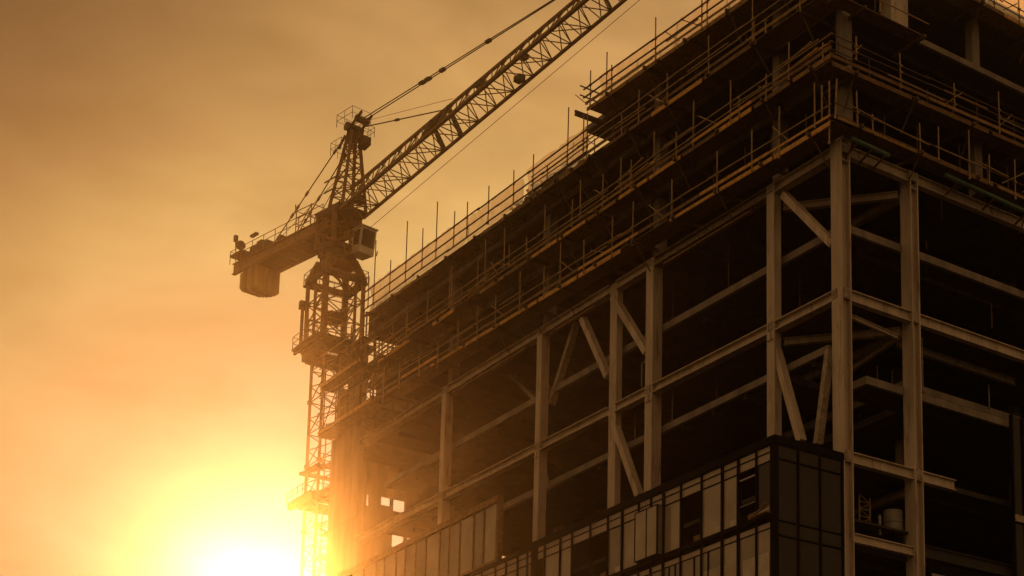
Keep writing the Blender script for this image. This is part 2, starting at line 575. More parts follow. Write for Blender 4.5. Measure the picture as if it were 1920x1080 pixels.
for i in range(len(XM) - 1):
    x0, x1 = XM[i], XM[i + 1]
    if x0 == -25.1:
        x1 = -24.56
    if x0 == -23.88:
        x0 = -23.94
    xa, xb = x0 + .09, x1 - .09
    if xb - xa < .1:
        continue
    for s in range(2):
        zt = ZT - ST * s
        m = MB().box(xa - .05, xb + .05, YG + .01, YG + .05, zt - .36, zt - .04)
        if s == 0:
            m.box(xa - .05, xb + .05, YG + .015, YG + .055, zt - .85, zt - .39)
        m.build('spandrel_panel', M['spandrel'], CW)
        key = (XM[i], s)
        zb, zt2 = zt - ST + .44, zt - (.87 if s == 0 else .39)
        if key in openings:
            # unglazed opening with a temporary board at the foot and a rail
            MB().box(xb - .75 if xb - xa > 1 else xa, xb, YG + .04, YG + .1, zb, zb + .36).build('sill_board', M['timber_dark'], CW)
            if XM[i] == -3.18:
                MB().box(xa, xb, YG - .02, YG + .05, zt - 1.3, zt - 1.24).box(xa, xb, YG - .0, YG + .05, zt - 2.7, zt - 2.67).build('rail', M['sill'], CW)
            continue
        kind = random.choice(['glass', 'glass_pale', 'glass', 'glass_pale', 'glass'])
        if XM[i] in (-1.61,) and s == 0:
            kind = 'glass_dark'
        if s == 0:
            kind = 'glass_pale' if XM[i] in (-12.65, -11.4, -4.61, -14.36, -21.2, -23.02) else kind
        if s == 0 and XM[i] == -15.89:
            kind = 'glass'
        MB().box(xa - .05, xb + .05, YG + .01, YG + .045, zb, zt2).build('glass_pane', M[kind], CW)
        if s == 0 and XM[i] in (-1.61, -4.61, -6.51, -15.89, -12.65):
            MB().box(xb - .62 if xb - xa > 1.1 else xa, xb + .03, YG - .02, YG + .008, zb + .02, zb + .36).build('sill_board', M['sill'], CW)
        if s == 1 and XM[i] > -9:
            MB().box(xa + random.uniform(0, .3), xb, YG - .012, YG + .008, zb, zt2 - 1.0 - .25 * random.random()).build('blind', M['spandrel' if XM[i] < -4 else 'sill'], CW)
    for s in (2, 3):
        zt = ZT - ST * s
        MB().box(xa - .05, xb + .05, YG + .01, YG + .05, zt - ST + .44, zt - .04).build('glass_pane', M['glass'], CW)
# projecting bay window
bx0, bx1 = -12.4, -10.2
bay = MB()
zt, zb = ZT - .85, ZT - ST + .45
for x in (bx0, bx0 + 1.15, bx1):
    bay.box(x - .04, x + .04, YG - .45, YG - .37, zb, zt)
bay.box(bx0, bx1, YG - .45, YG - .05, zb - .06, zb).box(bx0, bx1, YG - .45, YG - .05, zt, zt + .06)
BAY = bay.build('bay_window', M['frame'], CW)
# (panes of the bay are part of its own mesh level: thing > curtain_wall > pane)
for xa, xb in ((bx0 + .04, bx0 + 1.11), (bx0 + 1.19, bx1 - .04)):
    MB().box(xa, xb, YG - .43, YG - .40, zb, zt).build('glass_pane', M['glass_pale'], CW)
MB().box(bx0 - .01, bx0 + .02, YG - .36, YG - .1, zb, zt).build('glass_pane', M['glass'], CW)
MB().box(bx1 + .0, bx1 + .03, YG - .36, YG - .1, zb, zt).build('glass_pane', M['glass'], CW)
# return face of the box, towards the right
cr = MB()
YR = [YG + .16, -3.05, -1.6, -.12]
for y in YR[1:]:
    cr.box(-.12, .03, y - .05, y + .05, ZT - 16, ZT)
for s in range(4):
    zt = ZT - ST * s
    for a, b in zip(YR, YR[1:]):
        cr.box(-.1, .02, a + .05, b - .05, zt - .08, zt - .002)
        cr.box(-.1, .015, a + .05, b - .05, zt - .86, zt - .76)
CR = cr.build('curtain_wall', M['frame'], BLD)
CR['label'] = 'dark glazed short return of the lower box beside the corner column'
for s in range(4):
    zt = ZT - ST * s
    for k, (a, b) in enumerate(zip(YR, YR[1:])):
        MB().box(-.08, -.04, a + .03, b - .03, zt - .78, zt - .06).build('spandrel_panel', M['glass_dark'], CR)
        MB().box(-.08, -.045, a + .03, b - .03, zt - ST + .0, zt - .84).build('glass_pane', M['glass_dark'], CR)

# taller glazed block further left, one storey higher
ch = MB()
ZU = -5.70
XU = [-46.53, -45.26, -43.43, -42.03, -40.47, -38.93, -36.92, -35.63, -34.11, -32.22, -30.83, -29.12]
ch.box(-60, -28.9, YG - .14, YG + .3, ZU, ZU + .42)
ch.box(-60, -28.9, YG - .04, YG + .2, ZU - 3.98, ZU - 3.72)
for x in [-58.6, -56.9, -55.4, -53.8, -52.2, -50.4, -48.6] + XU:
    ch.box(x - .06, x + .06, YG - .06, YG + .13, ZU - 3.72, ZU)
ch.box(-29.06, -28.9, YG - .05, YG + .3, ZU - 3.72, ZU - .002)
CH = ch.build('curtain_wall', M['timber_dark'], BLD)
CH['label'] = 'upper glazed storey at the left with tall pale panels'
xs = [-58.6, -56.9, -55.4, -53.8, -52.2, -50.4, -48.6] + XU
for a, b in zip(xs, xs[1:]):
    MB().box(a + .05, b - .05, YG + .02, YG + .06, ZU - 3.70, ZU - .02).build('glass_pane', M[random.choice(['glass_pale', 'glass', 'glass_pale'])], CH)
# lower right block of glazing on the right face
cl = MB()
YL = [5.75, 7.0, 8.6, 10.0, 11.6, 13.2, 14.8]
cl.box(-.1, .35, 5.7, 15, -15.0, -14.55)
for y in YL:
    cl.box(.2, .35, y - .06, y + .06, -24, -15.0)
CL = cl.build('curtain_wall', M['frame'], BLD)
CL['label'] = 'dark low glazing at the foot of the right side'
for a, b in zip(YL, YL[1:]):
    MB().box(.22, .26, a + .05, b - .05, -24, -15.02).build('glass_pane', M['glass'], CL)
cu = MB().box(-.1, .35, 12.3, 20, -10.9, -10.55)
for y in (12.3, 13.2, 14.6, 16.0):
    cu.box(.15, .35, y - .07, y + .07, -10.55, -4.5)
    cu.box(.15, .35, y - .05, y + .05, -14.5, -10.9)
CU = cu.build('curtain_wall', M['frame'], BLD)
CU['label'] = 'part built dark glazing with a pale sill at the right edge'
MB().box(.35, .42, 12.3, 20, -10.9, -10.5).build('sill', M['paint_old'], CU)
for a, b in ((12.3, 13.2), (13.2, 14.6), (14.6, 16)):
    MB().box(.2, .24, a + .07, b - .07, -10.55, -4.5).build('glass_pane', M['glass_dark'], CU)
    MB().box(.2, .24, a + .05, b - .05, -14.5, -10.9).build('glass_pane', M['glass_dark'], CU)

# ================================================================== SCAFFOLD WALKWAYS
WG = 'scaffold walkways round the upper floors'


def walkway(A, B, out, label, posts, rails, net=None, drop=.24, toe=True, seg=3.6, needles=4.4, deck=1.45, seed=1, fm='timber', inner=True, rail_mat='tube', rail_r=.04):
    """A > B runs along the outer lower edge; 'out' points away from the building.
    posts: (distance along, height of foot, height of top); rails: heights."""
    rnd = random.Random(seed)
    e = (B - A)
    L = e.length
    e.normalize()
    T = thing('scaffold_walkway', (A + B) / 2 - out * .6, label, 'scaffolding', WG)
    P = lambda s, o, z: A + e * s + out * o + UP * z
    # deck boards
    d = MB()
    n = 6
    wb = deck / n
    for k in range(n):
        s0 = 0
        while s0 < L - .2:
            s1 = min(L, s0 + rnd.uniform(3.2, 4.4))
            zz = .3 + rnd.uniform(-.015, .015)
            d.bar(P(s0 + .01, -.05 - wb * (k + .5), zz), P(s1 - .01, -.05 - wb * (k + .5), zz), wb * .95, .05)
            s0 = s1
    d.build('deck', M['timber_dark'], T)
    # fascia boards, with gaps where the needle beams poke out
    s0 = 0.0
    while s0 < L - .3:
        s1 = min(L, s0 + seg)
        g0, g1 = rnd.uniform(.05, .22), rnd.uniform(.05, .2)
        dz = rnd.uniform(-.03, .03)
        if s1 - s0 > .8 and rnd.random() > .08:
            MB().bar(P(s0 + g0, -.02, drop / 2 + dz), P(s1 - g1, -.02, drop / 2 + dz + rnd.uniform(-.02, .02)), .06, drop * rnd.choice((.75, 1, 1, 1.15))).build('fascia_board', M[rnd.choice((fm, fm, 'timber_mid', 'timber_dark') if fm == 'timber' else (fm, fm, 'timber_mid'))], T)
        s0 = s1
    if toe:
        s0 = 0.0
        while s0 < L - .3:
            s1 = min(L, s0 + rnd.uniform(5, 8))
            MB().bar(P(s0 + .02, .03, .56), P(s1 - .02, .03, .56 + rnd.uniform(-.03, .03)), .05, rnd.choice((.14, .2, .2))).build('toe_board', M[rnd.choice((fm, 'timber_mid', 'timber_dark'))], T)
            s0 = s1
    for i, z in enumerate(rails):
        m = MB()
        s0 = 0.0
        while s0 < L - .5:
            s1 = min(L, s0 + rnd.uniform(5.5, 7.5))
            z0, z1 = z + rnd.uniform(-.05, .05), z + rnd.uniform(-.05, .05)
            m.tube(P(s0 - .15, .1, z0), P(s1 + .15, .1 + rnd.uniform(-.02, .02), z1), rail_r)
            s0 = s1
        m.build('guard_rail', M[rail_mat], T)
    proto = None
    for s, z0, z1 in posts:
        m = MB()
        lean = rnd.uniform(-.05, .05)
        m.tube(P(s, .04, z0), P(s + lean, .04, z1), .042)
        for zr in rails:
            if z0 < zr < z1:
                m.box(*[c for c in (P(s, .06, zr).x - .07, P(s, .06, zr).x + .07, P(s, .06, zr).y - .07, P(s, .06, zr).y + .07, P(s, .06, zr).z - .06, P(s, .06, zr).z + .06)])
        m.tube(P(s, .04, z0 - .02), P(s, .04, z0 + .1), .07)
        m.build('post', M['tube'], T)
    if inner:
        s = 1.0
        while s < L:
            h0 = rnd.uniform(1.2, 3.1)
            o_ = -deck + rnd.uniform(-.1, .3)
            MB().tube(P(s, o_, .3), P(s + rnd.uniform(-.06, .06), o_, .3 + h0), .038).build('inner_post', M['tube_dark'], T)
            if rnd.random() < .3:
                MB().tube(P(s, -.05, .5), P(s + rnd.uniform(1.2, 2.4), -.1, rnd.uniform(1.3, 2.2)), .035).build('brace_tube', M['tube'], T)
            if rnd.random() < .35:
                z1 = rnd.uniform(.75, 1.5)
                MB().tube(P(s, .12, z1), P(min(L, s + rnd.uniform(2.2, 4.5)), .13, z1 + rnd.uniform(-.25, .1)), .04).build('loose_rail', M['tube'], T)
            s += rnd.uniform(1.6, 3.4)
    s = needles * .4
    while s < L:
        MB().bar(P(s, .22, .12), P(s, -2.6, .12), .16, .2).build('needle_beam', M['tube_dark'], T)
        if rnd.random() < .6:
            MB().tube(P(s, -.1, .05), P(s + rnd.uniform(-.2, .2), -1.2, -1.5), .045).build('strut', M['tube_dark'], T)
        s += needles
    if net:
        for (s0, s1, z0, z1, sg) in net:
            nn = max(4, int((s1 - s0) / .45))
            vs, fs = [], []
            for i in range(nn + 1):
                ss = s0 + (s1 - s0) * i / nn
                for j in range(5):
                    t = j / 4
                    zz = z0 + (z1 - z0) * t + (rnd.uniform(-.10, .08) if j == 4 else 0)
                    vs.append(P(ss, -.02 - sg * math.sin(math.pi * t) + rnd.uniform(-.05, .05), zz))
            for i in range(nn):
                for j in range(4):
                    fs.append((i * 5 + j, i * 5 + j + 5, i * 5 + j + 6, i * 5 + j + 1))
            o = MB().add(vs, fs).build('debris_net', M['net'], T, True)
    return T


YW = -1.35


def posts_left(A, B, lst):
    e = (B - A).normalized()
    out = []
    for x, y0, y1 in lst:                       # px: foot y0, top y1
        p0 = onY(x, y0, YW - .04)
        p1 = onY(x, y1, YW - .04)
        s = (p0 - A).dot(e)
        zl = A.z + e.z * s
        out.append((s, p0.z - zl, p1.z - zl))
    return out


def lineL(p, q):
    return onY(*p, YW), onY(*q, YW)


OUTL = V((0, -1, 0))
OUTR = V((1, 0, 0))
# a: lowest, just above the upper main beam
A, B = lineL((1558, 234), (706, 750))
walkway(A, B, OUTL, 'lowest scaffold walkway on the left face, single rail, right above the upper main beam',
        posts_left(A, B, [(1528, 240, 155), (1461, 297, 200), (1410, 320, 243), (1344.6, 362, 284), (1260, 411, 336), (1186, 460, 379), (1147, 483, 406),
                          (1094.7, 512, 450), (1050, 532, 456), (1019, 556, 500), (974, 582, 510), (928.6, 611, 553), (894, 640, 575), (858, 655, 600), (820, 690, 640), (785, 705, 655), (748, 728, 680), (718, 745, 690)]),
        [1.12], seed=3, seg=5.2)
# b: middle
A, B = lineL((1560, 106), (706, 682))
walkway(A, B, OUTL, 'middle scaffold walkway on the left face with broken orange fascia boards and two rails',
        posts_left(A, B, [(1543, 118, 80), (1479, 150, 80), (1436, 190, 140), (1386, 222, 182), (1370, 228, 150), (1299.6, 275, 190), (1268.5, 297, 247), (1226, 322, 247), (1183, 352, 300),
                          (1163.5, 362, 296), (1130, 388, 328), (1088, 408, 338), (1072, 425, 375), (1021, 448, 385), (987, 474, 445), (954, 498, 460), (945, 502, 430), (909, 528, 450),
                          (895, 540, 488), (846, 572, 500), (842, 575, 505), (800, 604, 548), (762, 632, 575), (735, 655, 600)]),
        [.80, 1.32], seed=5)
# c: upper, right part in front of the floor below the top deck
A, B = lineL((1537, 0), (1000, 372))
walkway(A, B, OUTL, 'upper scaffold walkway under the projecting top deck, two thin rails and orange boards',
        posts_left(A, B, [(1500, 22, -30), (1436, 62, 37), (1414, 76, 36), (1411, 80, -10), (1329, 139, 67), (1251, 194, 138), (1197.5, 230, 169), (1166, 255, 215), (1100, 300, 213), (1093, 303, 215)]),
        [1.0, 1.62], seed=8, seg=5.6)
# roof edge at the left with netting
A, B = lineL((1100, 303), (682, 597))
pl = [(1063, 330, 204), (998.5, 357, 291), (962.6, 383, 320), (915, 420, 350), (875, 446, 380), (850, 463, 398), (817, 486, 381), (791, 504, 430), (760, 528, 418), (730, 548, 490), (700, 572, 455), (1026, 345, 310), (690, 575, 520)]
po = posts_left(A, B, pl)
e_ = (B - A).normalized()
SL = lambda x, y: (onY(x, y, YW) - A).dot(e_)
walkway(A, B, OUTL, 'long roof edge guard at the left with pale netting against the sky and tall poles',
        po, [.6, 1.35, 2.15],
        net=[(SL(873, 447), SL(690, 590), .3, 2.45, .25), (SL(980, 375), SL(873, 447), .3, 2.2, .1), (SL(1098, 300), SL(985, 372), .3, 2.6, .2)], seed=13, toe=False, deck=1.3, fm='timber_dark', inner=False, rail_mat='tube_dark', rail_r=.055)
# d: projecting top deck
A, B = lineL((1405, -2), (1098, 210))
A = A + (A - B).normalized() * 8.5
e_ = (B - A).normalized()
SD = lambda x, y: (onY(x, y, YW) - A).dot(e_)
TD = walkway(A, B, OUTL, 'projecting top scaffold deck with heavy rails and wrinkled netting against the sky',
             posts_left(A, B, [(1106.7, 198, 133), (1137, 176, 98.6), (1147, 170, 122), (1229, 115, 33), (1316, 55, -12), (1326, 50, -25), (1390, 5, -60)]),
             [1.0, 1.66], net=[(0, SD(1120, 195), .1, 1.9, .25)], seed=21, deck=2.4, rail_mat='tube_dark', rail_r=.055, fm='timber_mid')
for z in (-.12, .1):
    MB().bar(B + V((-.5, -.5, z)), B + V((-.45, 3.2, z)), .14, .15).build('end_bearer', M['tube_dark'], TD)
for z in (1.0, 1.66):
    MB().tube(B + V((.1, -.5, z)), B + V((0, 2.4, z)), .05).build('guard_rail', M['tube_dark'], TD)

# right face
XW = 1.1


def lineR(p, q):
    return onX(*p, XW), onX(*q, XW)


def posts_right(A, B, lst):
    e = (B - A).normalized()
    out = []
    for x, y0, y1 in lst:
        p0 = onX(x, y0, XW + .04)
        p1 = onX(x, y1, XW + .04)
        s = (p0 - A).dot(e)
        zl = A.z + e.z * s
        out.append((s, p0.z - zl, p1.z - zl))
    return out


A, B = lineR((1566, 221), (1950, 388))
walkway(A, B, OUTR, 'lowest scaffold walkway on the right face above the green pipes',
        posts_right(A, B, [(1608, 238, 172), (1637, 250, 215), (1726, 288, 232), (1760, 300, 238), (1818, 336, 245), (1855, 345, 290), (1904, 373, 300)]), [.85], seed=31, toe=False, seg=6, fm='timber_dark', rail_mat='tube_dark', rail_r=.035)  # dark rail tubes paint this side into shadow
A, B = lineR((1557, 121), (1950, 292))
walkway(A, B, OUTR, 'middle scaffold walkway on the right face with three rails',
        posts_right(A, B, [(1605, 113, 69), (1689, 165, 101), (1790, 208, 157), (1874, 250, 173)]), [.85, 1.35, 1.75], seed=33, seg=6, toe=True, fm='timber_dark', rail_mat='tube_dark', rail_r=.035)  # rail colour carries the shadow of the right side
A, B = lineR((1573, -2), (1737, 77))
walkway(A, B, OUTR, 'short upper scaffold deck on the right face before the pale wide column',
        posts_right(A, B, [(1650, 22, -40)]), [1.1], seed=35, toe=False, seg=7, deck=1.0)
A, B = lineR((1800, -14), (1950, 68))
walkway(A, B, OUTR, 'topmost scaffold deck on the right face with netting and a rail',
        posts_right(A, B, [(1836, 4, -30), (1865, 20, -20), (1912, 45, 0)]), [.5, 1.0], net=[(1.2, 6.0, .1, 1.9, .2)], seed=37, toe=False, rail_mat='tube_dark', rail_r=.035)  # shadow on this face is put into the rail colour

# loose standards at the corner
for i, (x, y0, y1, dx, lab) in enumerate([
        (1541, 228, 160, 0, 'thin steel pole standing just left of the corner scaffold joint'),
        (1555, 270, 152, 0, 'long spotted steel pole in front of the corner column'),
        (1566, 222, 148, 3, 'leaning steel pole at the right of the corner poles')]):
    p, q = onY(x, y0, -1.2), onY(x + dx, y1, -1.2)
    m = MB().tube(p, q, .045)
    m.tube(p, p + V((0, 0, .12)), .075)
    for k in range(3):
        c = p.lerp(q, .25 + .25 * k)
        m.tube(c, c + V((0, 0, .08)), .07)
    tag(m.build('scaffold_pole', M['tube']), lab, 'pole', 'loose poles at the building corner')

# lattice scaffold tower at the left end, behind the crane mast
ST_ = thing('scaffold_tower', (-63, 4, 9), 'lattice scaffold tower at the left end of the roof, sky showing through', 'scaffolding')
X0, X1, Y0, Y1 = -65.6, -60.4, 1.2, 6.4
for x in (X0, -63, X1):
    for y in (Y0, 3.8, Y1):
        MB().tube((x, y, 9.02), (x, y, 20.4 if y < 5 else 18.5), .06).build('standard', M['tube_dark'], ST_)
lg = MB(); br = MB(); dk = MB()
for z in (11.2, 13.4, 15.6, 17.8):
    for y in (Y0, 3.8, Y1):
        lg.tube((X0 - .3, y, z), (X1 + .3, y, z), .05)
    for x in (X0, -63, X1):
        lg.tube((x, Y0 - .3, z + .1), (x, Y1 + .3, z + .1), .05)
    for y in (Y0, Y1):
        br.tube((X0, y, z - 2.1), (-63, y, z - .1), .04)
        br.tube((X1, y, z - 2.1), (-63, y, z - .1), .04)
    for x in (X0, X1):
        br.tube((x, Y0, z - 2.1), (x, 3.8, z - .1), .04)
        br.tube((x, Y1, z - 2.1), (x, 3.8, z - .1), .04)
for z in (11.3, 15.7):
    dk = MB()
    for k in range(4):
        dk.box(X0, X1, Y0 + .1 + .62 * k, Y0 + .66 + .62 * k, z + .05, z + .11)
    dk.build('deck', M['timber_dark'], ST_)
lg.build('ledger', M['tube_dark'], ST_); br.build('brace', M['tube_dark'], ST_)
LP = thing('scaffold_platform', (-63, -.6, 13.2), 'short outer scaffold stage at the left building end below the roof edge', 'scaffolding')
MB().box(-66, -58.5, -1.2, -.05, 13.9, 14.05).build('deck', M['timber_dark'], LP)
MB().box(-66, -58.5, -1.26, -1.21, 14.05, 14.3).build('toe_board', M['timber'], LP)
for x in (-65.8, -63.4, -61, -58.8):
    MB().tube((x, -1.2, 13.7), (x, -1.2, 16.1), .045).build('post', M['tube_dark'], LP)
MB().tube((-66.2, -1.26, 15.1), (-58.4, -1.26, 15.1), .045).build('guard_rail', M['tube_dark'], LP)
MB().tube((-66.2, -1.26, 15.7), (-58.4, -1.26, 15.6), .045).build('guard_rail', M['tube_dark'], LP)
SB = thing('scaffold_bay', (-61, -.6, 9.9), 'open tube scaffold bay at the left building end between the two outer stages', 'scaffolding')
for x in (-65.2, -62.9, -60.6, -58.2, -55.9):
    for y in (-1.12, -.15):
        MB().tube((x, y, 10.02), (x + random.uniform(-.08, .08), y, 18.2 + random.uniform(-2.6, .2)), .05).build('standard', M['tube_dark'], SB)
for z in (11.9, 13.2, 15.2, 16.9):
    x0 = -66.3 + random.uniform(-.3, .5)
    MB().tube((x0, -1.18, z), (-55.4, -1.18, z + random.uniform(-.15, .1)), .045).build('ledger', M['tube'], SB)
    MB().tube((x0 + .4, -.1, z + .1), (-55.7, -.1, z), .04).build('ledger', M['tube_dark'], SB)
for x, z, d in ((-65.2, 10.2, 1), (-60.6, 12, 1), (-58.2, 14, -1), (-58.2, 10.3, 1)):
    MB().tube((x, -1.2, z), (x + 2.3 * d, -1.2, z + 2.6), .04).build('brace', M['tube_dark'], SB)
MB().box(-62.6, -58.4, -1.1, -.2, 16.1, 16.18).build('deck', M['timber_mid'], SB)
LP2 = thing('scaffold_platform', (-63, -.6, 9.9), 'lower outer scaffold stage on top of the concrete end wall', 'scaffolding')
MB().box(-66, -56, -1.2, -.05, 9.85, 10.0).build('deck', M['timber_dark'], LP2)
MB().box(-66, -56, -1.26, -1.21, 10.0, 10.25).build('toe_board', M['timber'], LP2)
for x in (-65.7, -62.4, -59.2, -56.3):
    MB().tube((x, -1.2, 9.7), (x, -1.2, 12.0), .045).build('post', M['tube_dark'], LP2)
MB().tube((-66.2, -1.26, 11.1), (-56, -1.26, 11.1), .045).build('guard_rail', M['tube_dark'], LP2)

AS = thing('access_scaffold', (-66.8, 1.2, -20), 'narrow access scaffold climbing the outside of the concrete end wall beside the mast', 'scaffolding')
for x in (-67.5, -66.2):
    for y in (.1, 2.2):
        MB().tube((x, y, -20), (x, y, 11 + random.uniform(0, 1.2)), .05).build('standard', M['tube_dark'], AS)
for k in range(14):
    z = -18 + 2.0 * k
    MB().box(-67.55, -66.1, 0, 2.3, z, z + .07).build('deck', M['timber_dark'], AS)
    MB().tube((-67.6, -.2 - random.uniform(0, .5), z + .55), (-67.6, 2.7, z + .6), .04).tube((-67.6, -.2, z + 1.1), (-67.6, 2.6, z + 1.05), .04).tube((-67.6, 0, z + .1), (-67.6, .02, z + 1.2), .035).tube((-67.6, 1.2, z + .1), (-67.6, 1.2, z + 1.2), .035).build('guard_rail', M['tube_dark'], AS)
    MB().tube((-67.9, .05, z + .95), (-65.5, .05, z + 1.0), .04).build('ledger', M['tube_dark'], AS)

# ================================================================== small site things
for a, b, lab in (((1597, 260), (1667, 292), 'short dull green pipe slung beside the corner column under the walkway'),
                  ((1772, 328), (1945, 407), 'long green pipe slung under the right walkway')):
    p, q = onX(*a, .75), onX(*b, .75)
    T = thing('pipe', p, lab, 'pipe')
    MB().tube(p, q, .14, 12).build('barrel', M['green'], T, True)
    for t in (.12, .5, .86):
        c = p.lerp(q, t)
        MB().bar(c + V((.05, 0, -.2)), c + V((-1.0, 0, -.55)), .07, .1).build('hanger', M['tube_dark'], T)

# heap on the roof and stacks of boards
def heap(c, rx, ry, h, name, lab, cat):
    m = MB()
    rnd = random.Random(5)
    for _ in range(70):
        a = rnd.uniform(0, 6.28); r = rnd.random() ** .5
        x, y = c[0] + rx * r * math.cos(a), c[1] + ry * r * math.sin(a)
        z = c[2] + h * (1 - r * r) * rnd.uniform(.4, 1)
        d = V((rnd.uniform(-1, 1), rnd.uniform(-.6, .6), rnd.uniform(-.25, .35))).normalized()
        m.bar(V((x, y, z)) - d * .6, V((x, y, z)) + d * .6, rnd.uniform(.1, .4), rnd.uniform(.08, .3))
        m.bar(V((x, y, c[2])), V((x, y, z + .05)), .35, .35)
    return tag(m.build(name, M['rubble']), lab, cat)


p = onY(1040, 330, -.2)
heap((p.x - 1, .1, 17.75), 5.0, .9, 1.0, 'debris_heap', 'dark heap of broken formwork on the roof edge beside the netting', 'debris')
for (x, y, n, lab) in ((1500, 128, 5, 'pile of orange boards and tubes on the middle walkway near the corner'),
                       (1190, 338, 4, 'small pile of timber on the middle walkway half way along'),
                       (905, 548, 3, 'few loose planks on the middle walkway towards the left')):
    c = onY(x, y, -.9)
    T = thing('plank_stack', c, lab, 'planks')
    rnd = random.Random(x)
    for k in range(n):
        o = V((rnd.uniform(-.5, .5), -.12 + .12 * k, .2 + .09 * (k % 3)))
        MB().bar(c + o + V((-2.0, 0, -.03)), c + o + V((1.9, rnd.uniform(-.1, .1), .12)), .2, .05).build('plank', M['timber'], T)
    MB().tube(c + V((-1.6, -.25, .5)), c + V((1.4, -.3, .85)), .05).build('tube', M['tube'], T)
# plank and offcuts lying on the glazed box roof
p, q = onY(1066, 981, -3.2), onY(1118, 958, -3.2)
tag(MB().bar(V((p.x, -3.6, ZT + .46)), V((q.x, -3.4, ZT + .52)), .22, .07).box(p.x + .3, p.x + .8, -3.7, -3.3, ZT + .2, ZT + .42).build('plank', M['sill']), 'pale plank lying on the black roof of the glazed box', 'plank')
hs = MB()
c0 = V((-9.6, -2.6, ZT + .22))
hs.poly([c0, c0 + V((.4, 0, .35)), c0 + V((.9, .1, .5)), c0 + V((1.5, 0, .45)), c0 + V((2.1, .1, .95))], .05)
hs.poly([c0 + V((1.9, .1, .0)), c0 + V((2.0, .1, .9))], .05)
hs.box(c0.x - .5, c0.x + .3, -2.9, -2.3, ZT + .2, ZT + .5)
tag(hs.build('pipe_offcuts', M['timber_dark']), 'small tangle of pipe offcuts on the glazed box roof', 'pipes')
# clutter at the window sill near the corner
cl_ = onY(1428, 957, YG - .3)
m = MB().tube(cl_ + V((-.7, 0, -.05)), cl_ + V((.45, 0, .12)), .07).tube(cl_ + V((.1, -.05, .1)), cl_ + V((.4, -.05, .3)), .09).box(cl_.x - .9, cl_.x + .5, cl_.y - .1, cl_.y + .3, cl_.z - .22, cl_.z - .14)
tag(m.build('window_hoist', M['timber_dark']), 'small rope hoist fixed on the sill near the glazed corner', 'hoist')

# props: thin adjustable steel tubes between the floors
def prop(p, q, lab, mat='tube', r=.036):
    T = thing('steel_prop', p, lab, 'prop', 'thin steel props between the open floors')
    MB().tube(p, p.lerp(q, .55), r).box(p.x - .1, p.x + .1, p.y - .1, p.y + .1, p.z - .012, p.z + .006).build('outer_tube', M[mat], T)
    MB().tube(p.lerp(q, .5), q, r * .72).build('inner_tube', M[mat], T)
    MB().tube(p.lerp(q, .53), p.lerp(q, .56), r * 1.7).build('collar', M[mat], T)


def propY(x, y0, y1, Y, lab, mat='tube'):
    a = onY(x, y0, Y)
    b = onY(x, y1, Y)
    prop(a, V((a.x, a.y, b.z)), lab, mat)


propY(1260.5, 788, 727, 1.1, 'pale thin prop on the lower slab just right of the second column', 'white')
propY(1344, 752, 672, 1.3, 'dark thin prop in the middle of the wide open bay', 'tube_dark')
propY(1190, 838, 775, 1.2, 'thin prop left of the second column below the main beam')
propY(1045, 885, 838, 1.2, 'short thin prop right of the third column', 'tube_dark')
propY(1262, 604, 500, 1.3, 'tall thin prop under the upper beam right of the second column', 'tube_dark')
propY(1366, 545, 460, 1.3, 'tall thin prop in the upper middle bay', 'tube_dark')
propY(1320, 560, 480, 4, 'faint thin prop deeper in the upper middle bay', 'tube_dark')
propY(1500, 600, 500, 2, 'slim prop behind the end bay above the main beam', 'tube_dark')
for x, y0, y1, X, lab in ((1645, 713, 687, -1.1, 'short upright bar on the slab corner behind the corner column'),
                          (1673, 719, 695, -1.1, 'second short upright bar on the slab edge left of the right hand column'),
                          (1730.5, 735, 634, -.6, 'pale prop standing against the right hand column'),
                          (1766, 412, 345, -.6, 'thin prop between beam and slab at the right'),
                          (1737, 468, 452, -1.0, 'tiny upright bar on the right slab edge'),
                          (1860, 614, 568, -.5, 'thin upright on the right hand main beam'),
                          (1885, 428, 372, -.5, 'prop in the upper right opening'),
                          (1855, 765, 722, -1.5, 'pale spotted prop at the end of the right slab')):
    a, b = onX(x, y0, X), onX(x, y1, X)
    prop(a, V((a.x, a.y, b.z)), lab, 'white' if 'pale' in lab else 'tube_dark')
# small metal frame left of the second column
p = onY(1203, 726, .25)
m = MB().tube(p, p + V((0, 0, 1.55)), .045).tube(p + V((0, 0, 1.55)), p + V((.55, 0, 1.6)), .045)
tag(m.build('edge_frame', M['white']), 'small pale pipe frame standing on the beam left of the second column', 'frame')

# drum and striped pole on the right hand lower floor
c = onX(1675, 1003, -1.6)
zt = onX(1675, 962, -1.6).z
T = thing('storage_drum', c, 'pale round drum standing behind the right hand column on the low floor', 'drum')
MB().tube(c, V((c.x, c.y, zt)), .54, 28).build('shell', M['white'], T, False)
MB().tube(V((c.x, c.y, zt)), V((c.x, c.y, zt + .06)), .565, 28).build('lid', M['white'], T)
MB().tube(V((c.x, c.y, c.z + .6)), V((c.x, c.y, c.z + .64)), .55, 28).build('hoop', M['tube_dark'], T)
MB().box(-2.9, -.6, .9, 5.0, c.z - .12, c.z - .005).build('drum_floor', M['dark_inside'], BLD)
p = onX(1650, 1003, -1.0); q = onX(1650, 966, -1.0)
m = MB().tube(p, V((p.x, p.y, q.z)), .06)
for k in range(5):
    zz = p.z + (q.z - p.z) * k / 5
    m.tube((p.x, p.y, zz), (p.x, p.y, zz + .12), .085)
tag(m.build('scaffold_pole', M['white']), 'banded pale pole beside the drum', 'pole')
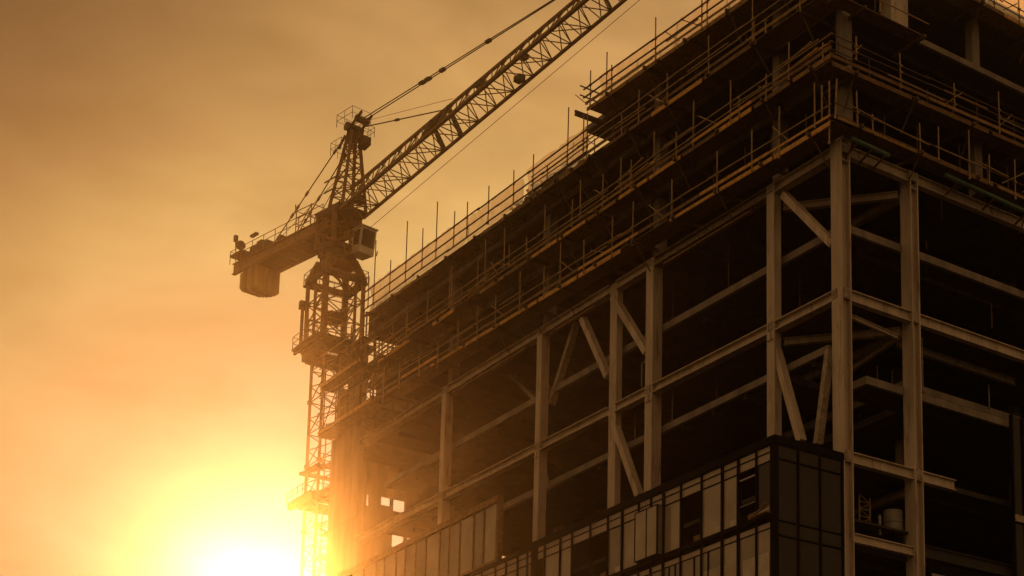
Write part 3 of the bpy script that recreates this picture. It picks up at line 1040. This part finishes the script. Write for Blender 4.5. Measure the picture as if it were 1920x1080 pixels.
# ladder frame
p = onX(1612, 1000, -2.2)
T = thing('ladder_frame', p, 'slender lattice frame standing on the low floor beside the corner column', 'scaffolding')
hh = onX(1612, 930, -2.2).z - p.z
MB().tube(p, p + V((0, 0, hh)), .04).tube(p + V((0, .75, 0)), p + V((0, .75, hh)), .04).build('upright', M['tube'], T)
m = MB()
for k in range(5):
    m.tube(p + V((0, 0, hh * k / 5 + .15)), p + V((0, .75, hh * k / 5 + .15)), .03)
    m.tube(p + V((0, 0 if k % 2 else .75, hh * k / 5 + .15)), p + V((0, .75 if k % 2 else 0, hh * (k + 1) / 5 + .1)), .03)
m.build('rung', M['tube'], T)

# ================================================================== TOWER CRANE
MX, MY = -69.79, 1.29
CR_ = thing('tower_crane', (MX, MY, GZ), 'yellow brown lattice tower crane with raised jib, white cab and hanging counterweight, beside the building', 'crane')
az = R_(8.7)
HV = V((math.cos(az), math.sin(az), 0))
LV = V((-math.sin(az), math.cos(az), 0))
Lc = lambda s, t, z: V((MX, MY, 15)) + HV * s + LV * t + UP * z


def lattice(P, sec, bays_, closed, rc, rb, mcrane='crane', parent=None, name='mast', cross=True, horiz=True, flip=False, plates=0):
    """P(k) -> list of chord points at station k (0..bays)."""
    ch_, br_ = MB(), MB()
    st = [P(k) for k in range(bays_ + 1)]
    n = len(st[0])
    for i in range(n):
        for k in range(bays_):
            ch_.bar(st[k][i], st[k + 1][i], rc * 2, rc * 2, V((.3, 1, .2)))
    pairs = [(i, (i + 1) % n) for i in range(n if closed else n - 1)]
    for (i, j) in pairs:
        for k in range(bays_):
            a, b = st[k], st[k + 1]
            if cross == 'x':
                br_.tube(a[i], b[j], rb, 5); br_.tube(a[j], b[i], rb, 5)
            elif cross == 'w':
                m_ = (a[j] + b[j]) / 2
                br_.tube(a[i], m_, rb, 5); br_.tube(m_, b[i], rb, 5)
            else:
                if (k + (1 if flip else 0)) % 2:
                    br_.tube(a[i], b[j], rb, 5)
                else:
                    br_.tube(a[j], b[i], rb, 5)
            if horiz:
                br_.tube(b[i], b[j], rb, 5)
    if plates:
        for k in range(0, bays_ + 1, 2):
            for p in st[k]:
                ch_.box(p.x - plates, p.x + plates, p.y - plates, p.y + plates, p.z - .16, p.z + .16)
    ch_.add(br_.v, br_.f)
    return ch_.build(name, M[mcrane], parent)


def sq(h, z):
    return [V((MX - h, MY - h, z)), V((MX + h, MY - h, z)), V((MX + h, MY + h, z)), V((MX - h, MY + h, z))]


zb_, zt_ = GZ, 26.0
NB = 24
lattice(lambda k: sq(1.25, zb_ + (zt_ - zb_) * k / NB), 0, NB, True, .115, .05, parent=CR_, name='mast', cross='w', plates=.17)
m = MB()
for dx in (-.22, .22):
    m.tube((MX + dx, MY + .9, GZ), (MX + dx, MY + .9, 26), .03, 5)
for k in range(170):
    z = GZ + .4 * k
    m.tube((MX - .22, MY + .9, z), (MX + .22, MY + .9, z), .018, 4)
m.build('ladder', M['crane_dark'], CR_)
# climbing frame
lattice(lambda k: sq(1.72, 19.2 + 6.4 * k / 3), 0, 3, True, .16, .06, parent=CR_, name='climbing_frame', cross='z')
m = MB()
for h, z, th in ((1.85, 25.4, .22), (1.85, 19.0, .3)):
    p = sq(h, z)
    for i in range(4):
        m.bar(p[i], p[(i + 1) % 4], .26, th)
m.box(MX - 1.75, MX + 1.75, MY - .12, MY + .12, 22.1, 22.3).bar((MX - 1.75, MY, 22.2), (MX - 1.8, MY - 1.8, 22.2), .1, .15).box(MX - .6, MX + .7, MY - .6, MY + .5, 21.7, 22.5)
m.bar((MX - 1.8, MY - 1.8, 19.2), (MX - 1.8, MY - 1.8, 25.4), .1, .1, V((1, 0, 0)))
m.build('climbing_yoke', M['crane_dark'], CR_)


def deck_ring(z, h, hi, name, rail=1.1, base=.12, th=2):
    m = MB()
    n = 5
    for (x0, x1, y0, y1) in ((-h, h, -h, -hi), (-h, h, hi, h), (-h, -hi, -hi, hi), (hi, h, -hi, hi)):
        m.box(MX + x0, MX + x1, MY + y0, MY + y1, z, z + base)
    o = m.build(name, M['crane_dark'], CR_)
    r = MB()
    p = sq(h - .05, z)
    for i in range(4):
        a, b = p[i], p[(i + 1) % 4]
        for zz in (rail, rail * .55):
            r.tube(a + UP * zz, b + UP * zz, .032, 5)
        for t in (0, .33, .66):
            c = a.lerp(b, t)
            r.tube(c, c + UP * rail, .035, 5)
    r.build('handrail', M['crane'], o)
    return o


deck_ring(19.3, 2.55, 1.45, 'work_platform', 1.25, .16)
m = MB()
for k in range(4):
    d = -2.4 + 1.6 * k
    m.box(MX - 2.5, MX + 2.5, MY + d, MY + d + .18, 19.0, 19.28)
m.box(MX - 1.9, MX + 1.9, MY - 1.9, MY - 1.65, 18.3, 18.95).box(MX + 1.6, MX + 1.9, MY - 1.6, MY + 1.9, 18.3, 18.95).box(MX - 1.9, MX - 1.6, MY - 1.6, MY + 1.9, 18.2, 18.9)
m.build('platform_bearer', M['crane_dark'], CR_)
deck_ring(25.1, 2.05, 1.7, 'upper_walkway', 1.15, .1)
# hydraulic cylinder at the left of the frame
m = MB().tube((MX - 2.0, MY - 2.0, 19.4), (MX - 2.0, MY - 2.0, 23.2), .14).box(MX - 2.25, MX - 1.75, MY - 2.25, MY - 1.75, 23.1, 23.8)
m.build('climbing_ram', M['crane_dark'], CR_)
# neck and slewing ring
m = MB()
a, b = sq(1.75, 25.5), sq(1.1, 27.3)
m.hexa(sq(1.32, 26.7) + sq(1.1, 27.3))
for i in range(4):
    m.bar(a[i], a[(i + 1) % 4], .22, .35)
    m.bar(a[i], (b[i] + b[(i + 1) % 4]) / 2, .16, .16)
    m.bar(a[(i + 1) % 4], (b[i] + b[(i + 1) % 4]) / 2, .16, .16)
for i in range(4):
    c = (a[i] + a[(i + 1) % 4]) / 2
    m.bar(a[i] + UP * .0, b[i], .4, .4, V((1, .3, 0)))
m.build('neck', M['crane'], CR_)
m = MB()
m.tube((MX, MY, 27.3), (MX, MY, 27.75), 1.42, 28).tube((MX, MY, 27.75), (MX, MY, 28.1), 1.25, 28).tube((MX, MY, 28.1), (MX, MY, 28.6), 1.45, 28)
for k in range(10):
    t = k * .628
    m.tube((MX + 1.5 * math.cos(t), MY + 1.5 * math.sin(t), 27.4), (MX + 1.5 * math.cos(t), MY + 1.5 * math.sin(t), 28.4), .1, 6)
m.build('slewing_ring', M['crane_dark'], CR_)
# slewing tower head (rotates with the jib)
def loc_sq(h, hs, z, s0=0.0):
    return [Lc(s0 - hs, -h, z), Lc(s0 + hs, -h, z), Lc(s0 + hs, h, z), Lc(s0 - hs, h, z)]


lattice(lambda k: loc_sq(1.2, 1.3, 13.5 + 3.0 * k / 2), 0, 2, True, .19, .09, parent=CR_, name='slewing_tower', cross='x')
m = MB()
m.hexa([Lc(-1.4, -1.3, 16.2), Lc(2.1, -1.3, 16.2), Lc(2.1, 1.3, 16.2), Lc(-1.4, 1.3, 16.2), Lc(-1.6, -1.4, 16.7), Lc(2.2, -1.4, 16.7), Lc(2.2, 1.4, 16.7), Lc(-1.6, 1.4, 16.7)])
m.hexa([Lc(-.3, -.5, 15.2), Lc(.4, -.5, 15.2), Lc(.4, .4, 15.2), Lc(-.3, .4, 15.2), Lc(-.3, -.5, 16.2), Lc(.4, -.5, 16.2), Lc(.4, .4, 16.2), Lc(-.3, .4, 16.2)])
m.hexa([Lc(.9, .5, 14.3), Lc(1.5, .5, 14.3), Lc(1.5, 1.0, 14.3), Lc(.9, 1.0, 14.3), Lc(.9, .5, 16.2), Lc(1.5, .5, 16.2), Lc(1.5, 1.0, 16.2), Lc(.9, 1.0, 16.2)])
m.build('slewing_gear', M['crane_dark'], CR_)
# apex tower
def apex(k):
    t = k / 5
    s0, s1 = 0.1 + 1.35 * t, 2.3 - .35 * t
    w_ = 1.15 - .8 * t
    z = 16.4 + 7.4 * t
    return [Lc(s0, -w_, z), Lc(s1, -w_, z), Lc(s1, w_, z), Lc(s0, w_, z)]


lattice(apex, 0, 5, True, .13, .055, parent=CR_, name='apex_tower', cross='w')
m = MB()
for k in range(4):
    a, b = apex(0)[k], apex(5)[k]
m.hexa([Lc(1.35, -.36, 22.9), Lc(2.0, -.36, 22.9), Lc(2.0, .36, 22.9), Lc(1.35, .36, 22.9), Lc(1.35, -.4, 24.4), Lc(2.0, -.4, 24.4), Lc(2.0, .4, 24.4), Lc(1.35, .4, 24.4)])
m.tube(Lc(1.7, -.75, 24.1), Lc(1.7, .75, 24.1), .42, 14).tube(Lc(2.9, -.6, 24.5), Lc(2.9, .6, 24.5), .3, 12)
m.bar(Lc(1.8, -.5, 24.0), Lc(3.6, -.5, 24.9), .14, .2).bar(Lc(1.8, .5, 24.0), Lc(3.6, .5, 24.9), .14, .2)
m.bar(Lc(1.2, -.5, 23.5), Lc(.2, -.5, 22.6), .14, .2).bar(Lc(1.2, .5, 23.5), Lc(.2, .5, 22.6), .14, .2)
m.build('apex_head', M['crane_dark'], CR_)


def cage(s0, s1, t0, t1, z, h, name='service_cage', floor=True):
    m = MB()
    if floor:
        m.hexa([Lc(s0, t0, z), Lc(s1, t0, z), Lc(s1, t1, z), Lc(s0, t1, z), Lc(s0, t0, z + .08), Lc(s1, t0, z + .08), Lc(s1, t1, z + .08), Lc(s0, t1, z + .08)])
    c = [Lc(s0, t0, z), Lc(s1, t0, z), Lc(s1, t1, z), Lc(s0, t1, z)]
    for i in range(4):
        a, b = c[i], c[(i + 1) % 4]
        for zz in (h, h * .5):
            m.tube(a + UP * zz, b + UP * zz, .022, 5)
        m.tube(a, a + UP * h, .026, 5)
        m.tube((a + b) / 2, (a + b) / 2 + UP * h, .02, 5)
    return m.build(name, M['crane_dark'], CR_)


cage(-.7, .9, -.7, .7, 22.2, 1.2, floor=False)
cage(.4, 2.8, -.9, .9, 24.4, 1.15, floor=False)
cage(2.2, 3.3, -.1, 1.0, 23.2, .9, floor=False)
m = MB().hexa([Lc(2.1, .2, 22.3), Lc(3.0, .2, 22.5), Lc(3.0, .9, 22.5), Lc(2.1, .9, 22.3), Lc(2.1, .2, 23.2), Lc(3.0, .2, 23.2), Lc(3.0, .9, 23.2), Lc(2.1, .9, 23.2)])
m.build('winch_box', M['crane_dark'], CR_)
m = MB()
for z in (18.6, 19.6):
    m.bar(Lc(-.9, -1.0, z), Lc(.9, -1.0, z), .08, .1)
m.build('ladder_stage', M['crane_dark'], CR_)
# counter jib: two plate girders, cross members, deck
tilt = lambda s: 14.75 - .03 * s
m = MB()
for t in (-1.15, 1.15):
    m.ibeam(Lc(-15.2, t, tilt(-15.2) + .75), Lc(.2, t, tilt(.2) + .75), .34, 1.05, .09, .06)
for s in range(-14, 1, 2):
    m.bar(Lc(s, -1.1, tilt(s) + .5), Lc(s, 1.1, tilt(s) + .5), .18, .35)
o = m.build('counter_jib', M['crane'], CR_)
m = MB()
for k in range(11):
    s = -12.3 + k * 1.1
    m.hexa([Lc(s, -.95, tilt(s) + .35), Lc(s + 1.02, -.95, tilt(s) + .35), Lc(s + 1.02, .95, tilt(s) + .35), Lc(s, .95, tilt(s) + .35),
            Lc(s, -.95, tilt(s) + .42), Lc(s + 1.02, -.95, tilt(s) + .42), Lc(s + 1.02, .95, tilt(s) + .42), Lc(s, .95, tilt(s) + .42)])
m.build('deck', M['crane_dark'], o)
m = MB()
for t in (-1.35, 1.35):
    for zz in (.65, 1.2):
        m.tube(Lc(-15.6, t, tilt(-15.6) + 1.35 + zz), Lc(-.3, t, tilt(0) + 1.35 + zz), .032, 5)
    for k in range(9):
        s = -15.6 + 1.9 * k
        m.tube(Lc(s, t, tilt(s) + 1.3), Lc(s, t, tilt(s) + 2.55), .035, 5)
for zz in (.65, 1.2):
    m.tube(Lc(-15.6, -1.35, tilt(-15.6) + 1.35 + zz), Lc(-15.6, 1.35, tilt(-15.6) + 1.35 + zz), .032, 5)
m.build('handrail', M['crane'], o)
# frame cage half way along
m = MB()
for t in (-.9, .9):
    for s in (-5.4, -3.0):
        m.tube(Lc(s, t, tilt(s) + 1.3), Lc(s, t, tilt(s) + 3.6), .045, 5)
    for zz in (2.1, 2.9, 3.6):
        m.tube(Lc(-5.4, t, tilt(-5) + zz), Lc(-3.0, t, tilt(-3) + zz - .1), .04, 5)
    m.tube(Lc(-5.4, t, tilt(-5) + 1.4), Lc(-3.0, t, tilt(-3) + 3.5), .04, 5)
for s in (-5.4, -3.0):
    for zz in (2.4, 3.6):
        m.tube(Lc(s, -.9, tilt(s) + zz), Lc(s, .9, tilt(s) + zz), .04, 5)
m.tube(Lc(-5.5, -.9, tilt(-5) + 3.4), Lc(-5.6, -.9, tilt(-5) + 4.3), .05, 5)
m.build('rope_frame', M['crane_dark'], CR_)
# winch unit, lamp, junction boxes at the tail
m = MB()
def lbox(m, s0, s1, t0, t1, z0, z1):
    return m.hexa([Lc(s0, t0, z0), Lc(s1, t0, z0), Lc(s1, t1, z0), Lc(s0, t1, z0), Lc(s0, t0, z1), Lc(s1, t0, z1), Lc(s1, t1, z1), Lc(s0, t1, z1)])
lbox(m, -13.9, -11.0, -.9, .8, 16.5, 17.2)
lbox(m, -11.0, -7.6, -.15, .05, 16.45, 16.7)
lbox(m, -13.4, -11.6, -.7, .6, 17.2, 17.7)
lbox(m, -12.6, -11.8, -.5, .3, 17.7, 18.1)
m.tube(Lc(-10.4, -.8, 17.0), Lc(-10.4, .8, 17.0), .5, 16)
lbox(m, -8.3, -7.6, -1.0, .1, 16.4, 17.0)
m.build('winch', M['crane_dark'], CR_)
m = MB()
m.tube(Lc(-15.0, -1.1, 16.6), Lc(-15.1, -1.2, 18.9), .05, 5)
lbox(m, -15.3, -15.0, -1.3, -1.0, 18.7, 19.3)
m.tube(Lc(-14.1, -1.3, 17.9), Lc(-13.8, -1.3, 17.9), .42, 12)
lbox(m, -15.7, -13.6, -1.35, 1.3, 17.3, 17.42)
lbox(m, -12.6, -11.6, -1.2, -.9, 18.3, 18.5)
m.build('tail_lamp', M['crane_dark'], CR_)
# hanging counterweight slabs with chamfered feet
prof = lambda s, z: [Lc(s, -1.2, 15.15), Lc(s, 1.0, 15.15), Lc(s, 1.0, z + .2), Lc(s, .8, z), Lc(s, -.95, z), Lc(s, -1.2, z + .25)]
for k, z in enumerate((13.5, 13.3, 13.1, 12.95, 12.85)):
    MB().prism(prof(-13.9 + .62 * k, z), HV * .5).build('counterweight', M['ballast' if k % 2 == 0 else 'ballast_dark'], CR_)
# jib
def jibP(k):
    s = 2.0 + k * 2.3
    zc = 15.75 + .188 * (s - 0)
    h = 2.45 - .012 * s
    a = Lc(s, -1.12, zc); b = Lc(s, 1.12, zc); c = Lc(s - .4, 0, zc + h)
    return [a, c, b]


J = lattice(jibP, 0, 24, True, .1, .048, parent=CR_, name='jib', cross='w')
m = MB()
for k in range(24):
    a, b = jibP(k), jibP(k + 1)
    m.bar(a[0], b[0], .26, .24)
    m.bar(a[2], b[2], .2, .2)
    if k % 2 == 0:
        m.tube(a[0], b[2], .045, 5)
m.build('walkway_chord', M['crane'], J)
m = MB()
for k in (5, 6):
    a = jibP(k)
    m.bar(a[0], a[1], .3, .3, V((1, 0, 0)))
    m.bar(a[2], a[1], .3, .3, V((1, 0, 0)))
    m.bar(jibP(5)[0], jibP(6)[1], .25, .25, V((0, 1, 0)))
m.build('hanger_bracket', M['crane_dark'], J)
m = MB()
a = jibP(14)
m.bar(a[0], a[1], .25, .25, V((1, 0, 0))); m.bar(a[2], a[1], .25, .25, V((1, 0, 0)))
m.build('hanger_bracket', M['crane_dark'], J)
# machinery on the jib
def jib_block(s, t0, t1, dz, l, h, name):
    zc = 15.75 + .188 * s + dz
    return lbox(MB(), s, s + l, t0, t1, zc, zc + h).build(name, M['crane_dark'], CR_)


jib_block(19.6, -.6, 0, 1.4, .9, .4, 'trolley_winch')
jib_block(23.4, .4, .95, .1, .8, .45, 'trolley')
jib_block(24.6, -.2, .4, 1.1, .7, .35, 'motor')
jib_block(3.0, -.7, .1, .2, .9, .6, 'foot_block')
# pendants
def pendant(pts, r, nodes_):
    m = MB().poly(pts, r, 6)
    for c, sz in nodes_:
        m.bar(c - (pts[-1] - pts[0]).normalized() * sz, c + (pts[-1] - pts[0]).normalized() * sz, .13, .2)
    return m.build('pendant_bar', M['crane_dark'], CR_)


for t in (-.13, .13):
    a = Lc(3.4, t, 24.5)
    b = Lc(34.0, t * .3, 25.0)
    pendant([a, b], .045, [(a.lerp(b, x), .3) for x in (.27 + .02 * t, .295 + .02 * t, .36, .56, .93)])
a = Lc(3.5, 0, 23.7); b = Lc(15.2, 0, 20.85)
pendant([a, b], .05, [(a.lerp(b, .4), .3)])
for t in (-.75, .75):
    a = Lc(.1, t * .6, 22.9); b = Lc(-9.6, t, 16.5)
    pendant([a, b], .055, [(a.lerp(b, x), .25) for x in (.05, .46, .6, .68)])
m = MB().tube(Lc(.2, .2, 21.0), Lc(-7.0, .9, 16.5), .03, 5).tube(Lc(-.2, -.2, 20.0), Lc(-8.6, -.9, 16.6), .025, 5)
m.tube(Lc(1.8, 0, 24.6), Lc(16, 0, 21.5), .02, 5)
m.build('rope', M['crane_dark'], CR_)
m = MB().tube(Lc(3.0, .9, 14.6), Lc(50, .9, 15.2 + .176 * 50), .022, 5)
m.build('hoist_rope', M['crane_dark'], CR_)
# cab
c0, c1, t0, t1, z0, z1 = .75, 2.75, .55, 2.0, 12.75, 15.0
m = MB()
m.hexa([Lc(c0, t0, z0 + .15), Lc(c1 - .35, t0, z0), Lc(c1 - .35, t1, z0), Lc(c0, t1, z0 + .15), Lc(c0, t0, z1), Lc(c1, t0, z1), Lc(c1, t1, z1), Lc(c0, t1, z1)])
m.hexa([Lc(c0 - .1, t0 - .08, z1), Lc(c1 + .15, t0 - .08, z1), Lc(c1 + .15, t1 + .08, z1), Lc(c0 - .1, t1 + .08, z1), Lc(c0 - .1, t0 - .08, z1 + .1), Lc(c1 + .15, t0 - .08, z1 + .1), Lc(c1 + .15, t1 + .08, z1 + .1), Lc(c0 - .1, t1 + .08, z1 + .1)])
CAB = m.build('cab', M['cab'], CR_)
m = MB()
n = LV * -.015
f0 = lambda u, v: Lc(c1 - .35 + .35 * v + .012, t0 + (t1 - t0) * u, z0 + (z1 - z0) * v)
m.hexa([f0(.1, .28), f0(.9, .28), f0(.9, .28) + HV * .02, f0(.1, .28) + HV * .02, f0(.1, .92), f0(.9, .92), f0(.9, .92) + HV * .02, f0(.1, .92) + HV * .02])
m.build('window', M['glass_dark'], CAB)
g0 = lambda u, v: Lc(c0 + (c1 - .35 - c0) * u, t0 - .02, z0 + (z1 - z0) * v)
m = MB().add([g0(.5, .38), g0(.98, .3), g0(1.08, .9), g0(.5, .9)], [(0, 1, 2, 3)])
m.build('window', M['glass_dark'], CAB)
m = MB().tube(Lc(c1 + .2, t1, z0 + .3), Lc(c1 - .2, t1 + .2, z0 + .1), .05, 5)
m.build('wiper_arm', M['crane_dark'], CAB)
# tie collars to the building
m = MB()
p = sq(1.6, 5.6)
for i in range(4):
    m.bar(p[i], p[(i + 1) % 4], .5, .75)
m.bar(V((MX - 3.6, MY - 1.6, 5.9)), V((MX + 1, MY - 1.6, 5.9)), .4, .6)
m.bar(V((MX + 1.2, MY - 1.4, 5.7)), V((-65.9, .6, 5.9)), .4, .5)
m.bar(V((MX + 1.2, MY + 1.4, 5.7)), V((-65.9, 2.8, 5.9)), .4, .5)
m.bar(V((MX + 1.2, MY - 1.4, 5.7)), V((-65.9, 3.8, 6.2)), .3, .4)
m.build('tie_collar', M['crane_dark'], CR_)
m = MB()
for zz in (.5, 1.0):
    m.tube(V((MX - 3.6, MY - 1.9, 6.0 + zz)), V((MX + 1, MY - 1.9, 6.1 + zz)), .035, 5)
for k in range(4):
    m.tube(V((MX - 3.6 + 1.1 * k, MY - 1.9, 6.0)), V((MX - 3.6 + 1.1 * k, MY - 1.9, 7.0)), .04, 5)
m.build('handrail', M['crane'], CR_)
m = MB()
p = sq(1.45, 8.3)
for i in range(4):
    m.bar(p[i], p[(i + 1) % 4], .22, .3)
m.bar(V((MX - 2.2, MY - 1.4, 8.5)), V((-65.9, .9, 8.1)), .2, .25)
m.bar(V((MX + 1.2, MY + 1.4, 8.3)), V((-65.9, .9, 8.0)), .2, .25)
m.build('tie_strut', M['crane_dark'], CR_)

# ================================================================== SKY, SUN, AIR
world = bpy.data.worlds.new('World')
scene.world = world
world.use_nodes = True
nt = world.node_tree
nt.nodes.clear()
N, L = nt.nodes.new, nt.links.new
out = N('ShaderNodeOutputWorld')
bg = N('ShaderNodeBackground')
bg.inputs['Strength'].default_value = .1
sky = N('ShaderNodeTexSky')
sky.sky_type = 'NISHITA'
sky.sun_disc = False
sky.sun_elevation = math.asin(SUN.z)
sky.sun_rotation = math.atan2(SUN.x, SUN.y)
sky.air_density = 2.5
sky.dust_density = 6.0
tc = N('ShaderNodeTexCoord')
D_ = tc.outputs['Generated']


def angle_to(vec):
    dp = N('ShaderNodeVectorMath'); dp.operation = 'DOT_PRODUCT'
    nrm = N('ShaderNodeVectorMath'); nrm.operation = 'NORMALIZE'
    L(D_, nrm.inputs[0])
    L(nrm.outputs[0], dp.inputs[0])
    dp.inputs[1].default_value = vec
    ac = N('ShaderNodeMath'); ac.operation = 'ARCCOSINE'; ac.use_clamp = False
    mn = N('ShaderNodeMath'); mn.operation = 'MINIMUM'; mn.inputs[1].default_value = .999999
    L(dp.outputs['Value'], mn.inputs[0])
    L(mn.outputs[0], ac.inputs[0])
    return ac.outputs[0]


ang = angle_to(SUN)
sc_ = N('ShaderNodeMath'); sc_.operation = 'MULTIPLY'; sc_.inputs[1].default_value = 1 / math.pi
L(ang, sc_.inputs[0])
rp = N('ShaderNodeValToRGB')
cr_ = rp.color_ramp
cr_.interpolation = 'LINEAR'
stops = [(0, (1.3, 1.15, .95)), (1.2, (.95, .80, .66)), (2.4, (.70, .48, .42)), (4, (.52, .33, .29)), (6.4, (.46, .335, .20)), (8.5, (.52, .395, .175)), (11, (.64, .475, .175)), (13.5, (.73, .485, .172)),
         (17.5, (.58, .34, .116)), (21, (.46, .26, .092)), (30, (.38, .21, .08)), (60, (.36, .20, .08)), (180, (.36, .208, .09))]
while len(cr_.elements) < len(stops):
    cr_.elements.new(.5)
for el, (d, c) in zip(cr_.elements, stops):
    el.position = d / 180
    el.color = (*[x / 3 for x in c], 1)
L(sc_.outputs[0], rp.inputs['Fac'])
# thin cloud streaks
mp = N('ShaderNodeMapping')
mp.inputs['Scale'].default_value = (3.2, 3.2, 7.5)
mp.inputs['Rotation'].default_value = (R_(12), R_(-8), 0)
L(D_, mp.inputs['Vector'])
nz = N('ShaderNodeTexNoise')
nz.inputs['Scale'].default_value = 2.0
nz.inputs['Detail'].default_value = 6
nz.inputs['Roughness'].default_value = .5
nz.inputs['Distortion'].default_value = .6
L(mp.outputs[0], nz.inputs['Vector'])
mr = N('ShaderNodeMapRange')
mr.inputs[1].default_value = .3; mr.inputs[2].default_value = .7; mr.inputs[3].default_value = .80; mr.inputs[4].default_value = 1.20
L(nz.outputs['Fac'], mr.inputs[0])


def blob(px_, py_, width_deg, amount):
    a = angle_to(ray(px_, py_).normalized())
    mr_ = N('ShaderNodeMapRange')
    mr_.interpolation_type = 'SMOOTHSTEP'
    mr_.inputs[1].default_value = 0; mr_.inputs[2].default_value = R_(width_deg)
    mr_.inputs[3].default_value = 1 + amount; mr_.inputs[4].default_value = 1
    L(a, mr_.inputs[0])
    return mr_.outputs[0]


fac = mr.outputs[0]
for args in ((395, 400, 3.0, .24), (160, 430, 3.2, .12), (250, 560, 3.0, .06), (350, 330, 5.0, .08), (380, 1050, 1.6, .25), (150, 620, 6, .04), (560, 780, 5, .16), (-60, 900, 7, -.12)):
    mu = N('ShaderNodeMath'); mu.operation = 'MULTIPLY'
    L(fac, mu.inputs[0]); L(blob(*args), mu.inputs[1])
    fac = mu.outputs[0]
vm = N('ShaderNodeVectorMath'); vm.operation = 'SCALE'
L(rp.outputs['Color'], vm.inputs[0])
L(fac, vm.inputs['Scale'])
v2 = N('ShaderNodeVectorMath'); v2.operation = 'SCALE'
L(vm.outputs[0], v2.inputs[0]); v2.inputs['Scale'].default_value = 30.0
bank = N('ShaderNodeMix'); bank.data_type = 'RGBA'
b_in = blob(-120, -140, 19, -.92)
b_inv = N('ShaderNodeMath'); b_inv.operation = 'SUBTRACT'; b_inv.inputs[0].default_value = 1
L(b_in, b_inv.inputs[1]); L(b_inv.outputs[0], bank.inputs[0])
L(v2.outputs[0], bank.inputs[6]); bank.inputs[7].default_value = (.70, .45, .23, 1)      # brown cloud bank
nz2 = N('ShaderNodeTexNoise'); nz2.inputs['Scale'].default_value = 16; nz2.inputs['Detail'].default_value = 4; nz2.inputs['Roughness'].default_value = .45; nz2.inputs['Distortion'].default_value = .8
mp2 = N('ShaderNodeMapping'); mp2.inputs['Scale'].default_value = (1, 1, 1.8)
L(D_, mp2.inputs['Vector']); L(mp2.outputs[0], nz2.inputs['Vector'])
mr2 = N('ShaderNodeMapRange'); mr2.inputs[1].default_value = .32; mr2.inputs[2].default_value = .68; mr2.inputs[3].default_value = .92; mr2.inputs[4].default_value = 1.08
L(nz2.outputs['Fac'], mr2.inputs[0])
v3 = N('ShaderNodeVectorMath'); v3.operation = 'SCALE'
L(bank.outputs[2], v3.inputs[0]); L(mr2.outputs[0], v3.inputs['Scale'])
mixs = N('ShaderNodeMix'); mixs.data_type = 'RGBA'
mixs.inputs[0].default_value = .93
tint = N('ShaderNodeMix'); tint.data_type = 'RGBA'; tint.blend_type = 'MULTIPLY'; tint.inputs[0].default_value = 1
L(sky.outputs[0], tint.inputs[6]); tint.inputs[7].default_value = (1, .5, .18, 1)
L(tint.outputs[2], mixs.inputs[6])
L(v3.outputs[0], mixs.inputs[7])
L(mixs.outputs[2], bg.inputs['Color'])
L(bg.outputs[0], out.inputs['Surface'])

sl = bpy.data.lights.new('sun', 'SUN')
sl.energy = 3.0
sl.angle = R_(.5)
sl.color = (1.0, .42, .12)
so = bpy.data.objects.new('sun', sl)
COL.objects.link(so)
so.rotation_euler = SUN.to_track_quat('Z', 'Y').to_euler()

hz = MB().box(-92, 73, -62, 40, GZ - 1, 48)
hm = bpy.data.materials.new('warm_haze')
hm.use_nodes = True
n_ = hm.node_tree
n_.nodes.clear()
oo = n_.nodes.new('ShaderNodeOutputMaterial')
pv = n_.nodes.new('ShaderNodeVolumePrincipled')
pv.inputs['Color'].default_value = (1.0, .78, .45, 1)
pv.inputs['Density'].default_value = .00034
pv.inputs['Anisotropy'].default_value = .96
n_.links.new(pv.outputs[0], oo.inputs['Volume'])
hobj = hz.build('haze', hm)
hobj['kind'] = 'stuff'
hobj['label'] = 'warm golden haze in the air around the building'

# ================================================================== CAMERA
cam = bpy.data.cameras.new('camera')
co = bpy.data.objects.new('camera', cam)
COL.objects.link(co)
cam.sensor_fit = 'HORIZONTAL'
cam.sensor_width = 36
cam.lens = F / 1920 * 36
cam.shift_x = (960 - PX) / 1920
cam.shift_y = (PY - 540) / 1920
cam.clip_start = .1
cam.clip_end = 12000
mat = Matrix((RC[0], -RC[1], -RC[2])).transposed()
co.matrix_world = Matrix.Translation(CAM) @ mat.to_4x4()
scene.camera = co

scene.render.engine = 'CYCLES'
scene.cycles.use_denoising = True
scene.cycles.max_bounces = 6
scene.cycles.volume_bounces = 0
scene.cycles.transparent_max_bounces = 12
scene.cycles.caustics_reflective = False
scene.cycles.caustics_refractive = False
scene.view_settings.view_transform = 'Standard'
scene.view_settings.look = 'None'
scene.view_settings.exposure = 0
scene.view_settings.gamma = 1
scene.view_settings.use_curve_mapping = False
